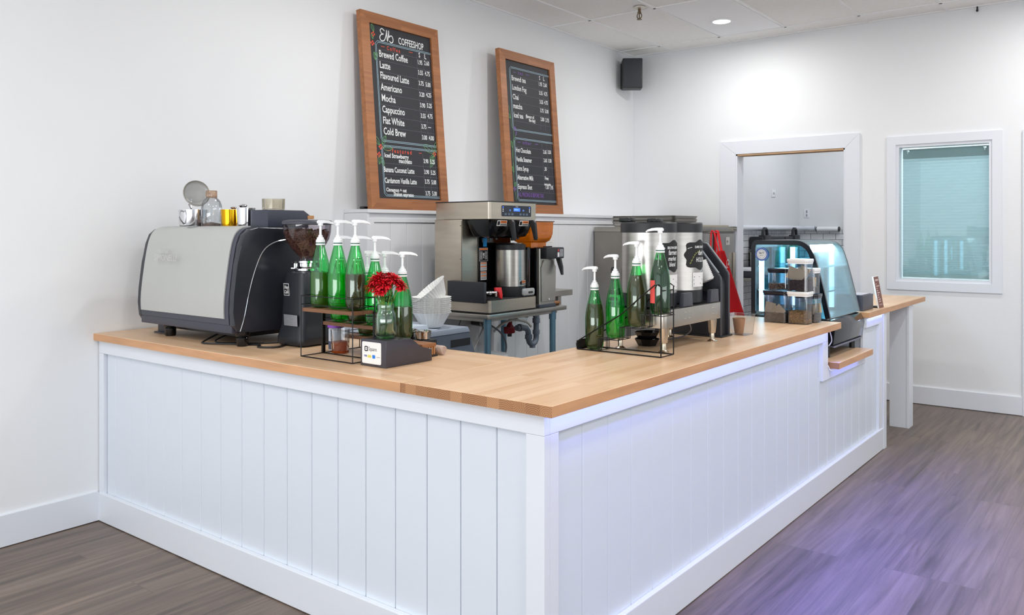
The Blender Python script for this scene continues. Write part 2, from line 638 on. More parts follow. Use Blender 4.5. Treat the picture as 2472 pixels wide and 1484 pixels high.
# suspended ceiling: speckled tiles in a T-bar grid
TILE = mat('ceiling_tile', (244, 243, 241), 0.9, noise=(170, 0.07), bump=(140, 0.5))
TBAR = mat('ceiling_bar', (240, 240, 240), 0.4)
TPLAIN = mat('smooth_ceiling_panel', (246, 247, 250), 0.7)
XS = [-3.708 + 0.6 * k for k in range(-1, 13)]
YS = [7.02 - 1.215 * k for k in range(-1, 10)]
m = MB(); m.box(-4.4, 3.8, -3.8, 7.45, ZC + 0.004, ZC + 0.1)
m.box(-3.108 + 0.02, -2.508 - 0.02, YS[2] + 0.02, YS[1] - 0.02, ZC - 0.002, ZC + 0.006, 0.001, mi=1)
struct('ceiling', m, [TILE, TPLAIN], smooth=False)
m = MB()
for x in XS: m.box(x - 0.011, x + 0.011, -3.6, 7.3, ZC - 0.004, ZC + 0.006)
for y in YS: m.box(-4.2, 3.6, y - 0.011, y + 0.011, ZC - 0.004, ZC + 0.006)
m.box(-4.1, 3.6, 7.28, 7.3, ZC - 0.005, ZC + 0.006)
m.prism([(wlx(-3.6), -3.6), (wlx(-3.6) + 0.02, -3.6), (wlx(7.3) + 0.02, 7.3), (wlx(7.3), 7.3)], 'z', ZC - 0.005, ZC + 0.006)
struct('trim_1', m, TBAR, smooth=False)

# baseboards
m = MB(); m.prism([(wlx(-3.6), -3.6), (wlx(-3.6) + 0.016, -3.6), (wlx(1.922) + 0.016, 1.922), (wlx(1.922), 1.922)], 'z', 0.004, 0.142)
struct('baseboard_left', m, WHITE, smooth=False)
m = MB(); m.box(DX1 + 0.13, -0.80, YW - 0.016, YW, 0.004, 0.142, 0.002); m.box(wlx(7.3), DX0 - 0.17, YW - 0.016, YW, 0.004, 0.142, 0.002)
struct('baseboard_back', m, WHITE, smooth=False)

# doorway casing (mitred boards) and raw-wood jamb
def casing(m, x0, x1, z0, z1, wd, y0, y1, bottom=False):
    if not bottom:
        m.prism([(x0 - wd, 0.0), (x0, 0.0), (x0, z1), (x0 - wd, z1 + wd * 0.8)], 'y', y0, y1)
        m.prism([(x1, 0.0), (x1 + wd * 0.8, 0.0), (x1 + wd * 0.8, z1 + wd * 0.8), (x1, z1)], 'y', y0, y1)
        m.prism([(x0 - wd + 0.001, z1 + wd * 0.8 - 0.0), (x0 + 0.001, z1 + 0.001), (x1 - 0.001, z1 + 0.001), (x1 + wd * 0.8 - 0.001, z1 + wd * 0.8)], 'y', y0 + 0.0005, y1)
    else:
        o = [(x0 - wd, z0 - wd), (x1 + wd, z0 - wd), (x1 + wd, z1 + wd), (x0 - wd, z1 + wd)]
        i = [(x0, z0), (x1, z0), (x1, z1), (x0, z1)]
        for k in range(4):
            l = (k + 1) % 4
            m.prism([o[k], o[l], i[l], i[k]], 'y', y0, y1)
m = MB(); casing(m, DX0, DX1, 0, DZ, 0.150, YW - 0.018, YW)
f = struct('trim_2', m, WHITE, smooth=False)
m = MB()
m.box(DX0, DX0 + 0.012, YW - 0.012, YW + 0.13, 0, DZ); m.box(DX1 - 0.012, DX1, YW - 0.012, YW + 0.13, 0, DZ)
m.box(DX0, DX1, YW - 0.012, YW + 0.13, DZ - 0.014, DZ, mi=1)
struct('trim_3', m, [WHITE, RAWWOOD], smooth=False)

# window with a pleated shade behind the glass
m = MB(); casing(m, WX0, WX1, WZ0, WZ1, 0.068, YW - 0.014, YW, True)
win = struct('window_1', m, WHITE, smooth=False)
m = MB()
for a in ((WX0, WX0 + 0.022, WZ0, WZ1), (WX1 - 0.022, WX1, WZ0, WZ1), (WX0 + 0.022, WX1 - 0.022, WZ0, WZ0 + 0.022), (WX0 + 0.022, WX1 - 0.022, WZ1 - 0.022, WZ1)):
    m.box(a[0], a[1], YW - 0.003, YW + 0.13, a[2], a[3])
m.build('window_frame', WHITE, win, smooth=False)
m = MB(); m.box(WX0 + 0.02, WX1 - 0.02, YW + 0.055, YW + 0.060, WZ0 + 0.02, WZ1 - 0.02)
m.build('pane', thin_glass('window_glass', (236, 244, 244), 0.06), win, smooth=False)
SHADE = mat('pleated_shade_fabric', (226, 237, 239), 0.9)
_nt = SHADE.node_tree; _tl = _nt.nodes.new('ShaderNodeBsdfTranslucent'); _tl.inputs[0].default_value = rgb(228, 240, 243)
_mx = _nt.nodes.new('ShaderNodeMixShader'); _nt.links.new(_nt.nodes['Principled BSDF'].outputs[0], _mx.inputs[1]); _nt.links.new(_tl.outputs[0], _mx.inputs[2])
_nt.links.new(_mx.outputs[0], [n for n in _nt.nodes if n.type == 'OUTPUT_MATERIAL'][0].inputs[0])
sh = thing('pleated_shade', 'pale teal pleated shade lowered behind the window glass', 'blind', (-1.345, YW + 0.09, 1.03))
m = MB()
zb, zt, n = 1.045, 1.985, 42
pts = []
hs = []
tot = 0
for k in range(n):
    h = 0.030 if k > 12 else 0.0125 + 0.0013 * k
    hs.append(h); tot += h
z = zb
out, inn = [], []
for k in range(n):
    h = hs[k] * (zt - zb) / tot
    out += [(YW + 0.075, z), (YW + 0.068, z + h * 0.5)]
    z += h
out.append((YW + 0.075, z))
inn = [(y + 0.022, zz) for y, zz in out][::-1]
m.prism(out + inn, 'x', WX0 + 0.036, WX1 - 0.028)
m.build('pleats', SHADE, sh, smooth=False)
m = MB(); m.box(WX0 + 0.036, WX1 - 0.028, YW + 0.066, YW + 0.10, 1.987, 2.065, 0.003); m.build('head_rail', mat('shade_rail', (186, 208, 212), 0.5), sh)
m = MB(); m.box(WX0 + 0.036, WX1 - 0.028, YW + 0.066, YW + 0.10, 1.018, 1.044, 0.003); m.build('bottom_rail', mat('shade_bottom_rail', (214, 228, 230), 0.5), sh)
for x in (WX0 + 0.075, WX1 - 0.06):
    m = MB(); m.box(x - 0.012, x + 0.012, YW + 0.061, YW + 0.066, 2.045, 2.066, 0.001); m.box(x - 0.005, x + 0.005, YW + 0.061, YW + 0.066, 2.03, 2.046); m.build('bracket', CHROME, sh)
m = MB(); m.box(-0.80, -0.66, YW - 0.02, YW, 0, 2.16, 0.003)
struct('trim_4', m, WHITE, smooth=False)

# rooms beyond the back wall
TILEK = None
def brickm(name, rotz, rotx):
    mm = bpy.data.materials.new(name); mm.use_nodes = True
    nt = mm.node_tree; b = nt.nodes['Principled BSDF']; b.inputs['Roughness'].default_value = 0.15
    tc = nt.nodes.new('ShaderNodeTexCoord'); mp = nt.nodes.new('ShaderNodeMapping')
    mp.inputs['Rotation'].default_value = (rotx, 0, rotz)
    nt.links.new(tc.outputs['Object'], mp.inputs[0])
    br = nt.nodes.new('ShaderNodeTexBrick'); nt.links.new(mp.outputs[0], br.inputs['Vector'])
    br.inputs['Scale'].default_value = 1; br.inputs['Brick Width'].default_value = 0.145; br.inputs['Row Height'].default_value = 0.068
    br.inputs['Mortar Size'].default_value = 0.0022
    br.inputs['Color1'].default_value = rgb(244, 246, 248); br.inputs['Color2'].default_value = rgb(236, 239, 243); br.inputs['Mortar'].default_value = rgb(40, 42, 46)
    nt.links.new(br.outputs['Color'], b.inputs['Base Color'])
    return mm
BRX = brickm('subway_tile_far', 0, R(90))
BRY = bpy.data.materials.new('tmp')
def brick_side():
    mm = brickm('subway_tile_side', 0, 0)
    nt = mm.node_tree
    tc = [n for n in nt.nodes if n.type == 'TEX_COORD'][0]; br = [n for n in nt.nodes if n.type == 'TEX_BRICK'][0]
    sp = nt.nodes.new('ShaderNodeSeparateXYZ'); cb = nt.nodes.new('ShaderNodeCombineXYZ')
    nt.links.new(tc.outputs['Object'], sp.inputs[0]); nt.links.new(sp.outputs['Y'], cb.inputs['X']); nt.links.new(sp.outputs['Z'], cb.inputs['Y'])
    nt.links.new(cb.outputs[0], br.inputs['Vector'])
    return mm
BRS = brick_side()
m = MB(); m.box(-3.52, -3.40, YW + 0.12, 10.12, 0, 3.05); struct('wall_kitchen_left', m, WALL, smooth=False)
m = MB(); m.box(-3.52, 0.2, 10.0, 10.12, 0, 3.05); struct('wall_kitchen_back', m, WALL, smooth=False)
m = MB(); m.box(-1.95, -1.85, YW + 0.12, 10.0, 0, 3.05); struct('wall_kitchen_right', m, WALL, smooth=False)
m = MB(); m.box(0.0, 0.12, YW + 0.12, 10.0, 0, 3.05); struct('wall_office_right', m, WALL, smooth=False)
m = MB(); m.box(-3.6, 0.2, YW + 0.1, 10.2, 3.05, 3.12); struct('ceiling_kitchen', m, WALL, smooth=False)
m = MB(); m.box(-3.40, -3.392, YW + 0.12, 10.0, 0, 1.412); struct('trim_5', m, BRS, smooth=False)
m = MB(); m.box(-3.392, -2.86, 9.992, 10.0, 0, 1.412); struct('trim_6', m, BRX, smooth=False)
m = MB(); m.box(-2.86, -2.72, 9.97, 10.0, 0, 1.94); struct('trim_7', m, WHITE, smooth=False)

# =================================================================== HALF WALL behind the bar
hw = thing('half_wall', 'white panelled half wall with a ledge below the two menu boards', 'half wall', (-3.95, 5.4, 0))
hw['kind'] = 'structure'; del hw['category']; hw.name = 'wall_half'
HY0, HY1, HF, HT = 3.495, 7.28, -3.872, 1.533
m = MB()
m.prism([(wlx(HY0) + 0.002, HY0 + 0.012), (HF, HY0 + 0.012), (HF, HY1), (wlx(HY1) + 0.002, HY1)], 'z', 0, HT - 0.02)
m.build('body', INNERW, hw, smooth=False)
m = MB()
m.prism([(wlx(HY0) + 0.002, HY0 - 0.006), (HF + 0.022, HY0 - 0.006), (HF + 0.022, HY1), (wlx(HY1) + 0.002, HY1)], 'z', HT - 0.022, HT)
m.build('ledge', INNERW, hw, smooth=False)
m = MB(); m.box(HF - 0.001, HF + 0.014, HY0 + 0.055, HY1, 1.452, 1.478, 0.002); m.box(HF - 0.001, HF + 0.014, HY0 + 0.012, HY0 + 0.055, 0, 1.478, 0.002)
m.build('moulding', INNERW, hw, smooth=False)
m = MB()
y = HY0 + 0.058
while y < HY1 - 0.02:
    m.box(HF - 0.002, HF + 0.007, y, min(y + 0.143, HY1), 0.02, 1.448, 0.0025, seg=1)
    y += 0.145
m.build('panel_boards', INNERW, hw, smooth=False)
m = MB(); m.prism([(wlx(HY0) + 0.002, HY0 - 0.006), (HF + 0.016, HY0 - 0.006), (HF + 0.016, HY0 + 0.012), (wlx(HY0) + 0.002, HY0 + 0.012)], 'z', 0, HT - 0.024)
m.build('end_board', INNERW, hw, smooth=False)

# =================================================================== SERVICE COUNTER
cb = thing('service_counter', 'white L-shaped service counter clad in vertical grooved boards', 'counter', (-2.6, 2.2, 0))
FA, FB = 1.945, -1.402            # grooved faces
XL = wlx(1.93) + 0.004
m = MB(); m.box(XL + 0.01, -1.90, FA + 0.01, 2.50, 0, 0.870); m.box(-1.90, FB - 0.008, FA + 0.01, 4.50, 0, 0.870)
m.box(-1.90, FB - 0.008, 4.50, 5.30, 0, 0.655); m.box(-1.90, FB - 0.008, 5.27, 5.68, 0, 0.870)
m.build('carcass', PANELW, cb, smooth=False)
m = MB()
xs = [-3.985] + [-3.761 + 0.1457 * k for k in range(-1, 16)] + [-1.44]
for a, b in zip(xs, xs[1:]): m.box(a + 0.0012, b - 0.0012, FA, FA + 0.014, 0.10, 0.83, 0.003, seg=1)
m.build('front_boards', PANELW, cb, smooth=False, label='white grooved boards of the short front')
m = MB()
y = 2.003
while y < 5.57:
    y1 = min(y + 0.1505, 5.57)
    zt = 0.83 if (y1 < 4.47 or y > 5.25) else 0.63
    if y < 4.47 < y1: zt = 0.63
    m.box(FB - 0.014, FB, y + 0.0012, y1 - 0.0012, 0.10, zt, 0.003, seg=1)
    if y < 4.47 < y1: m.box(FB - 0.014, FB, y + 0.0012, 4.45, 0.6305, 0.83)
    if y < 5.25 < y1: m.box(FB - 0.014, FB, 5.25, y1 - 0.001, 0.6305, 0.83)
    y += 0.1505
m.build('side_boards', PANELW, cb, smooth=False, label='white grooved boards of the long side')
m = MB()
m.box(XL, -1.386, 1.929, FA + 0.012, 0.809, 0.8705, 0.0015)
m.box(XL, XL + 0.045, 1.9292, FA + 0.012, 0.13, 0.8085, 0.0015)
m.box(-1.452, -1.386, 1.9295, FA + 0.012, 0.13, 0.8085, 0.0015)
m.build('front_rail', WHITE, cb, smooth=False)
m = MB()
m.box(FB - 0.012, -1.386, 1.9575, 4.524, 0.809, 0.8705, 0.0015)
m.box(FB - 0.012, -1.3865, 1.9575, 2.003, 0.13, 0.8085, 0.0015)
m.box(FB - 0.012, -1.3855, 4.440, 4.524, 0.605, 0.8085, 0.0015)
m.box(FB - 0.012, -1.3865, 4.5245, 5.2695, 0.605, 0.658, 0.0015)
m.box(FB - 0.012, -1.386, 5.27, 5.637, 0.809, 0.8705, 0.0015)
m.box(FB - 0.012, -1.3865, 5.555, 5.637, 0.13, 0.8085, 0.0015)
m.build('side_rail', WHITE, cb, smooth=False)
m = MB(); m.box(-1.90, -1.378, 5.640, 5.705, 0, 0.8705, 0.002); m.build('end_post', WHITE, cb, smooth=False)
m = MB(); m.box(XL, -1.380, 1.922, 1.9445, 0.003, 0.137, 0.003); m.box(-1.4015, -1.380, 1.9447, 5.640, 0.003, 0.137, 0.003)
m.build('baseboard', WHITE, cb, smooth=False)

def block(name, x0, x1, y0, y1, z0, z1, top, sides, label, parent=None, end_y=False):
    m = MB()
    m.box(x0, x1, y0, y1, z0, z1, 0.0012, seg=1)
    for f in m.bm.faces:
        f.normal_update()
        n = f.normal
        if abs(n.z) > 0.7: f.material_index = 0
        elif end_y and abs(n.y) > 0.7: f.material_index = 2
        else: f.material_index = 1
    return solo(name, m, [top, EDGEW, ENDGR], label, 'worktop', smooth=False)
block('worktop', wlx(2.2) + 0.004, -1.9465, 1.905, 2.558, 0.871, 0.905, BLOCKX, 0, 'butcher block worktop of the short counter under the espresso machine')
block('worktop', -1.945, -1.343, 1.905, 4.613, 0.871, 0.905, BLOCKY, 0, 'long butcher block worktop running away with end grain at its near corner', end_y=True)
block('worktop', -1.945, -1.368, 5.262, 6.79, 0.871, 0.905, BLOCKY, 0, 'far butcher block worktop beyond the pastry case')
block('worktop', -1.90, -1.335, 4.545, 5.215, 0.660, 0.695, BLOCKY, 0, 'low butcher block shelf below the pastry case', end_y=True)['category'] = 'shelf'
sp = thing('support_leg', 'white two-board leg holding up the far worktop end', 'leg', (-1.45, 6.36, 0))
m = MB(); m.box(-1.512, -1.4015, 6.34, 6.378, 0, 0.870, 0.001); m.build('wide_board', WHITE, sp, smooth=False)
m = MB(); m.box(-1.4005, -1.383, 6.338, 6.46, 0, 0.870, 0.001); m.build('narrow_board', WHITE, sp, smooth=False)

# LED strips: dark-free white tape with bright diodes
LEDM = mat('led_diode', (200, 205, 255), 0.4, emit=((170, 184, 255), 22))
TAPE = mat('led_tape', (225, 228, 240), 0.4)
def strip(y0, y1, x, z, label, step=0.0265):
    t = thing('led_strip', label, 'light strip', (x, (y0 + y1) / 2, z), group='LED strips on the counter')
    m = MB(); m.box(x - 0.005, x + 0.005, y0, y1, z - 0.001, z + 0.001); m.build('tape', TAPE, t, smooth=False)
    m = MB(); m.box(x - 0.0025, x + 0.0025, y0 + 0.0075, y0 + 0.0125, z - 0.003, z - 0.001)
    d0 = m.build('diode', LEDM, t, smooth=False)
    k = 1
    while y0 + 0.01 + k * step < y1:
        d = d0.copy(); COL.objects.link(d); d.parent = t; d.location = (0, k * step, 0); k += 1
strip(1.925, 4.52, -1.364, 0.869, 'LED strip glowing under the long worktop overhang')
strip(4.58, 5.08, -1.358, 0.6585, 'short LED strip glowing under the low shelf')
strip(5.28, 5.63, -1.376, 0.869, 'LED strip glowing under the far worktop')

# =================================================================== MENU BOARDS
FRAMEW = wood_mat('stained_frame_wood', 'z', (190, 126, 78), (112, 64, 34), 3.0, 0.3, 0.0, 0.34, 0.45, tone=0.15)
FRAMEH = wood_mat('stained_frame_wood_across', 'y', (190, 126, 78), (112, 64, 34), 3.0, 0.3, 0.0, 0.34, 0.45, tone=0.15)
BOARD = mat('blackboard', (34, 35, 42), 0.55, noise=(3, 0.15))
CH_R = mat('red_chalk', (214, 84, 60), 0.7)
CH_B = mat('pale_blue_chalk', (170, 200, 214), 0.7)
CH_G = mat('green_chalk', (110, 170, 110), 0.7)
CH_V = mat('violet_chalk', (120, 84, 160), 0.7)
CH_D = mat('faint_chalk', (108, 108, 118), 0.8)
def menu_board(label, y0, y1, xb, xt, z0, z1, content):
    t = thing('menu_board', label, 'chalkboard', (xb, (y0 + y1) / 2, z0))
    V = Vector((xt - xb, 0, z1 - z0)); Hh = V.length; V.normalize()
    U = Vector((0, 1, 0)); N = U.cross(V); W = y1 - y0
    O = Vector((xb, y0, z0))
    def solid(m, poly, d0, d1):      # outline in (u,v) metres, from depth d0 to d1 along N
        A = [m.bm.verts.new(O + U * u + V * v + N * d0) for u, v in poly]
        B = [m.bm.verts.new(O + U * u + V * v + N * d1) for u, v in poly]
        m.bm.faces.new(A[::-1]); m.bm.faces.new(B)
        for i in range(len(poly)):
            j = (i + 1) % len(poly); m.bm.faces.new((A[i], A[j], B[j], B[i]))
    b = 0.072
    m = MB(); solid(m, [(0, 0), (b, b), (b, Hh - b), (0, Hh)], -0.038, 0.0); m.build('frame_rail', FRAMEW, t, smooth=False)
    m = MB(); solid(m, [(W, 0), (W, Hh), (W - b, Hh - b), (W - b, b)], -0.038, 0.0); m.build('frame_rail', FRAMEW, t, smooth=False)
    m = MB(); solid(m, [(0.0005, 0), (W - 0.0005, 0), (W - b - 0.0005, b), (b + 0.0005, b)], -0.038, -0.0003); m.build('frame_rail', FRAMEH, t, smooth=False)
    m = MB(); solid(m, [(0.0005, Hh), (b + 0.0005, Hh - b), (W - b - 0.0005, Hh - b), (W - 0.0005, Hh)], -0.038, -0.0003); m.build('frame_rail', FRAMEH, t, smooth=False)
    m = MB(); solid(m, [(b - 0.004, b - 0.004), (W - b + 0.004, b - 0.004), (W - b + 0.004, Hh - b + 0.004), (b - 0.004, Hh - b + 0.004)], -0.026, -0.014)
    m.build('board', BOARD, t, smooth=False)
    OO = O - N * 0.0138
    L = MB()
    for k, (tx, u, v, size, mi, sx) in enumerate(content['text']):
        L.text(tx, size * (1.16 if (size < 0.045 and '.' in tx or tx == 'Free') else 1.08), OO + U * (u * W) + V * (v * Hh + random.uniform(-0.002, 0.002)), U + V * random.uniform(-0.012, 0.006), V, 0.0007, mi, sx=sx, off=0.0009, space=content.get('space', 1.0))
    L.build('lettering', [CHALK, CH_R, CH_V], t, smooth=False)
    D = MB()
    for kind, mi, wd, pts in content['lines']:
        P = [Vector((u * W, v * Hh)) for u, v in pts]
        if kind == 'c': P = [Vector(p[:2]) for p in smoothpts([(p.x, p.y, 0) for p in P], 5)]
        D.ribbon(P, wd, N, U, V, OO, 0.0005, mi)
    D.build('drawing', [CHALK, CH_R, CH_V, CH_B, CH_G, CH_D], t, smooth=False)
    return t
def leaf(u, v, a, l=0.06, asp=0.42, k=0.56, mi=4):
    """outline + vein of a leaf in board fractions"""
    out = []
    for s_ in (1, -1):
        P = []
        for i in range(7):
            f = i / 6
            x = l * f; yv = s_ * l * asp * math.sin(math.pi * f) * 0.5
            P.append((u + x * math.cos(a) - yv * math.sin(a), v + (x * math.sin(a) + yv * math.cos(a)) * k))
        out.append(('c', mi, 0.003, P))
    out.append(('l', mi, 0.0025, [(u, v), (u + l * 0.9 * math.cos(a), v + l * 0.9 * math.sin(a) * k)]))
    return out
def berries(u, v, mi=1):
    o = []
    for du, dv in ((0, 0), (0.016, 0.008), (-0.014, 0.01), (0.004, 0.018)):
        o.append(('l', mi, 0.012, [(u + du - 0.009, v + dv), (u + du + 0.009, v + dv)]))
    return o
def rnd(u0, v0, u1, v1, mi=3, wd=0.003, r=0.025, right=True):
    """open-ended double rounded panel line"""
    o = []
    for e in (0, 0.012):
        P = [(u1, v1 - e * 0.56), (u0 + e + r, v1 - e * 0.56), (u0 + e, v1 - (e + r) * 0.56), (u0 + e, v0 + (e + r) * 0.56), (u0 + e + r, v0 + e * 0.56), (u1, v0 + e * 0.56)]
        o.append(('l', mi, wd, P))
    return o
T1 = [('COFFEESHOP', 0.468, 0.872, 0.062, 0, 0.60), ('C o f f e e', 0.315, 0.826, 0.034, 1, 0.80), ('S', 0.728, 0.826, 0.044, 0, 0.75), ('L', 0.806, 0.826, 0.046, 0, 0.8)]
for i, (nm, sx, a, b) in enumerate([('Brewed Coffee', 0.66, '1.95', '2.60'), ('Latte', 0.72, '3.55', '4.75'), ('Flavoured Latte', 0.64, '3.75', '5.00'), ('Americano', 0.66, '3.20', '4.25'), ('Mocha', 0.72, '3.90', '5.25'), ('Cappuccino', 0.66, '3.55', '4.75'), ('Flat White', 0.70, '3.75', '\u2014'), ('Cold Brew', 0.70, '3.00', '4.00')]):
    v = 0.783 - 0.0572 * i
    T1 += [(nm, 0.212, v, 0.060, 0, sx), (a, 0.706, v + 0.006 - 0.001 * i, 0.038, 0, 0.66), (b, 0.800, v + 0.008 - 0.001 * i, 0.038, 0, 0.66)]
T1 += [('f e a t u r e d', 0.306, 0.295, 0.036, 1, 0.86), ('Iced Strawberry', 0.205, 0.266, 0.038, 0, 0.82), ('macchiato', 0.381, 0.243, 0.038, 0, 0.72), ('3.90', 0.706, 0.254, 0.036, 0, 0.66), ('5.25', 0.796, 0.254, 0.036, 0, 0.66),
       ('Banana Coconut Latte', 0.186, 0.191, 0.046, 0, 0.62), ('3.90', 0.706, 0.197, 0.036, 0, 0.66), ('5.25', 0.796, 0.197, 0.036, 0, 0.66),
       ('Cardamom Vanilla Latte', 0.190, 0.136, 0.046, 0, 0.60), ('3.75', 0.706, 0.144, 0.036, 0, 0.66), ('5.00', 0.796, 0.144, 0.036, 0, 0.66),
       ('Cinnamon + oat', 0.202, 0.095, 0.032, 0, 0.80), ('Shaken espresso', 0.290, 0.074, 0.032, 0, 0.80), ('3.75', 0.706, 0.084, 0.036, 0, 0.66), ('5.00', 0.796, 0.084, 0.036, 0, 0.66)]
L1 = []
# the looped script monogram above the title
L1 += [('c', 0, 0.0065, [(0.300, 0.922), (0.268, 0.932), (0.246, 0.920), (0.262, 0.906), (0.285, 0.905), (0.250, 0.897), (0.236, 0.880), (0.256, 0.868), (0.292, 0.874), (0.318, 0.905), (0.326, 0.930), (0.326, 0.900), (0.330, 0.872), (0.345, 0.905), (0.352, 0.930), (0.352, 0.895), (0.366, 0.902), (0.388, 0.904), (0.402, 0.890), (0.396, 0.874), (0.374, 0.868), (0.354, 0.876)])]
L1 += rnd(0.176, 0.347, 0.905, 0.862) + rnd(0.176, 0.070, 0.905, 0.328)
L1 += [('l', 1, 0.004, [(0.245, 0.838), (0.290, 0.838)]), ('l', 1, 0.004, [(0.60, 0.842), (0.65, 0.842)]), ('l', 1, 0.004, [(0.245, 0.303), (0.29, 0.303)]), ('l', 1, 0.004, [(0.65, 0.306), (0.69, 0.306)])]
for i in range(10): L1.append(('l', 5, 0.0016, [(0.20, 0.820 - 0.0572 * i + (0.002 if i else 0)), (0.90, 0.820 - 0.0572 * i)])) if i not in (8, 9) else None
for v in (0.236, 0.180, 0.125): L1.append(('l', 5, 0.0016, [(0.20, v), (0.90, v)]))
for u in (0.700, 0.792, 0.872): L1 += [('l', 5, 0.002, [(u, 0.845), (u, 0.372)]), ('l', 5, 0.002, [(u, 0.30), (u, 0.10 if u > 0.72 else 0.08)])]
for a in ((0.165, 0.905, 1.9, 0.075), (0.150, 0.865, 1.75, 0.055), (0.19, 0.80, -1.9, 0.075), (0.155, 0.80, -1.4, 0.07), (0.155, 0.325, 2.2, 0.11), (0.185, 0.33, 1.0, 0.10), (0.19, 0.315, 0.0, 0.12), (0.150, 0.275, -1.7, 0.085), (0.17, 0.265, -1.3, 0.08),
          (0.86, 0.315, 2.7, 0.16), (0.86, 0.31, -2.2, 0.11), (0.87, 0.32, 1.2, 0.12), (0.85, 0.30, -2.0, 0.13)):
    L1 += leaf(a[0], a[1], a[2], a[3])
L1 += berries(0.155, 0.883) + berries(0.140, 0.835) + berries(0.165, 0.308) + berries(0.14, 0.268) + berries(0.862, 0.300)
menu_board('tall wood-framed menu chalkboard headed Coffeeshop, left of the two boards', 3.551, 4.268, -3.880, -3.990, 1.5335, 2.807, dict(text=T1, lines=L1))
T2 = [('t e a', 0.33, 0.868, 0.036, 2, 0.86), ('S', 0.712, 0.866, 0.044, 0, 0.7), ('L', 0.790, 0.866, 0.044, 0, 0.8)]
for i, (nm, sx, a, b) in enumerate([('Brewed tea', 0.68, '1.95', '2.60'), ('London Fog', 0.66, '3.55', '4.75'), ('Chai', 0.72, '3.55', '4.75'), ('matcha', 0.70, '3.75', '5.00'), ('Iced tea', 0.66, '2.80', '3.75')]):
    v = 0.820 - 0.0575 * i
    T2 += [(nm, 0.208, v, 0.054, 0, sx), (a, 0.696, v + 0.007, 0.038, 0, 0.66), (b, 0.786, v + 0.007, 0.038, 0, 0.66)]
T2 += [('(flavour of', 0.42, 0.603, 0.034, 0, 0.72), ('the day)', 0.475, 0.582, 0.034, 0, 0.72), ('o t h e r', 0.335, 0.432, 0.036, 2, 0.86)]
for i, (nm, a, b) in enumerate([('Hot Chocolate', '2.65', '3.50'), ('Vanilla Steamer', '2.65', '3.50'), ('Extra Syrup', '.50', ''), ('Alternative Milk', 'Free', ''), ('Espresso Shot', '1.50', '1.95')]):
    v = 0.378 - 0.0565 * i
    T2 += [(nm, 0.208, v, 0.048, 0, 0.62), (a, 0.706, v + 0.012 - (0.004 if i == 4 else 0), 0.036, 0, 0.66)] + ([(b, 0.79, v + 0.014 - (0.004 if i == 4 else 0), 0.036, 0, 0.66)] if b else [])
T2 += [('single double', 0.69, 0.184, 0.024, 0, 0.66), ('ALL PRICING IS BEFORE TAX', 0.208, 0.105, 0.042, 2, 0.58)]
L2 = rnd(0.180, 0.512, 0.905, 0.905) + rnd(0.190, 0.078, 0.905, 0.466)
L2 += [('l', 2, 0.004, [(0.245, 0.875), (0.29, 0.875)]), ('l', 2, 0.004, [(0.47, 0.878), (0.53, 0.878)]), ('l', 2, 0.004, [(0.25, 0.440), (0.30, 0.440)]), ('l', 2, 0.004, [(0.56, 0.442), (0.62, 0.442)])]
for v in (0.852, 0.797, 0.742, 0.686, 0.628, 0.57, 0.412, 0.356, 0.300, 0.243, 0.187, 0.135): L2.append(('l', 5, 0.0016, [(0.20, v), (0.90, v)]))
for u in (0.690, 0.780, 0.862): L2 += [('l', 5, 0.002, [(u, 0.89), (u, 0.54)]), ('l', 5, 0.002, [(u, 0.455), (u, 0.14)])]
L2 += [('c', 4, 0.003, [(0.13, 0.66), (0.155, 0.60), (0.16, 0.54), (0.19, 0.50), (0.175, 0.44), (0.15, 0.36), (0.16, 0.27)]), ('c', 4, 0.003, [(0.24, 0.50), (0.20, 0.46), (0.17, 0.42), (0.15, 0.30), (0.15, 0.17), (0.17, 0.08)])]
L2 += leaf(0.15, 0.58, 2.2, 0.07) + leaf(0.16, 0.40, 1.9, 0.08) + leaf(0.155, 0.25, 2.0, 0.07) + leaf(0.155, 0.16, 1.2, 0.06) + leaf(0.225, 0.48, 1.2, 0.05, mi=2)
L2 += berries(0.215, 0.512, 2) + berries(0.15, 0.14, 2)
menu_board('tall wood-framed menu chalkboard headed tea, right of the two boards', 4.938, 5.672, -3.880, -3.975, 1.5335, 2.800, dict(text=T2, lines=L2))
m = MB(); m.box(-3.975, -3.935, 3.532, 3.60, 1.5335, 1.552, 0.007); m.cyl((-3.95, 3.60, 1.543), (-3.95, 3.64, 1.541), 0.005)
solo('remote_control', m, BLACKG, 'small black gadget lying on the ledge beside the Coffeeshop board', 'gadget')

# =================================================================== CEILING FITTINGS, SPEAKER
t = thing('downlight', 'round lit LED downlight in the ceiling tiles', 'ceiling light', (-2.851, 6.488, ZC - 0.004))
m = MB(); m.lathe([(0.088, 0.008), (0.090, 0.0), (0.086, -0.006), (0.072, -0.007), (0.070, -0.001), (0.070, 0.006)], (-2.851, 6.488, ZC - 0.004)); m.build('trim_ring', WHITEP, t)
m = MB(); m.cyl((-2.851, 6.488, ZC - 0.009), (-2.851, 6.488, ZC - 0.002), 0.070, seg=32); m.build('diffuser', mat('lit_diffuser', (255, 255, 255), 0.5, emit=((250, 250, 255), 9)), t, smooth=False)
BRONZE = mat('tarnished_brass', (120, 104, 82), 0.3, 0.9)
t = thing('sprinkler_head', 'tarnished fire sprinkler head hanging from the ceiling', 'sprinkler', (-3.183, 5.70, ZC))
c = (-3.183, 5.70)
m = MB(); m.lathe([(0.0, 0.004), (0.047, 0.003), (0.046, -0.002), (0.022, -0.008), (0.0, -0.008)], (c[0], c[1], ZC - 0.005)); m.build('escutcheon', mat('cream_metal', (216, 208, 196), 0.35, 0.3), t)
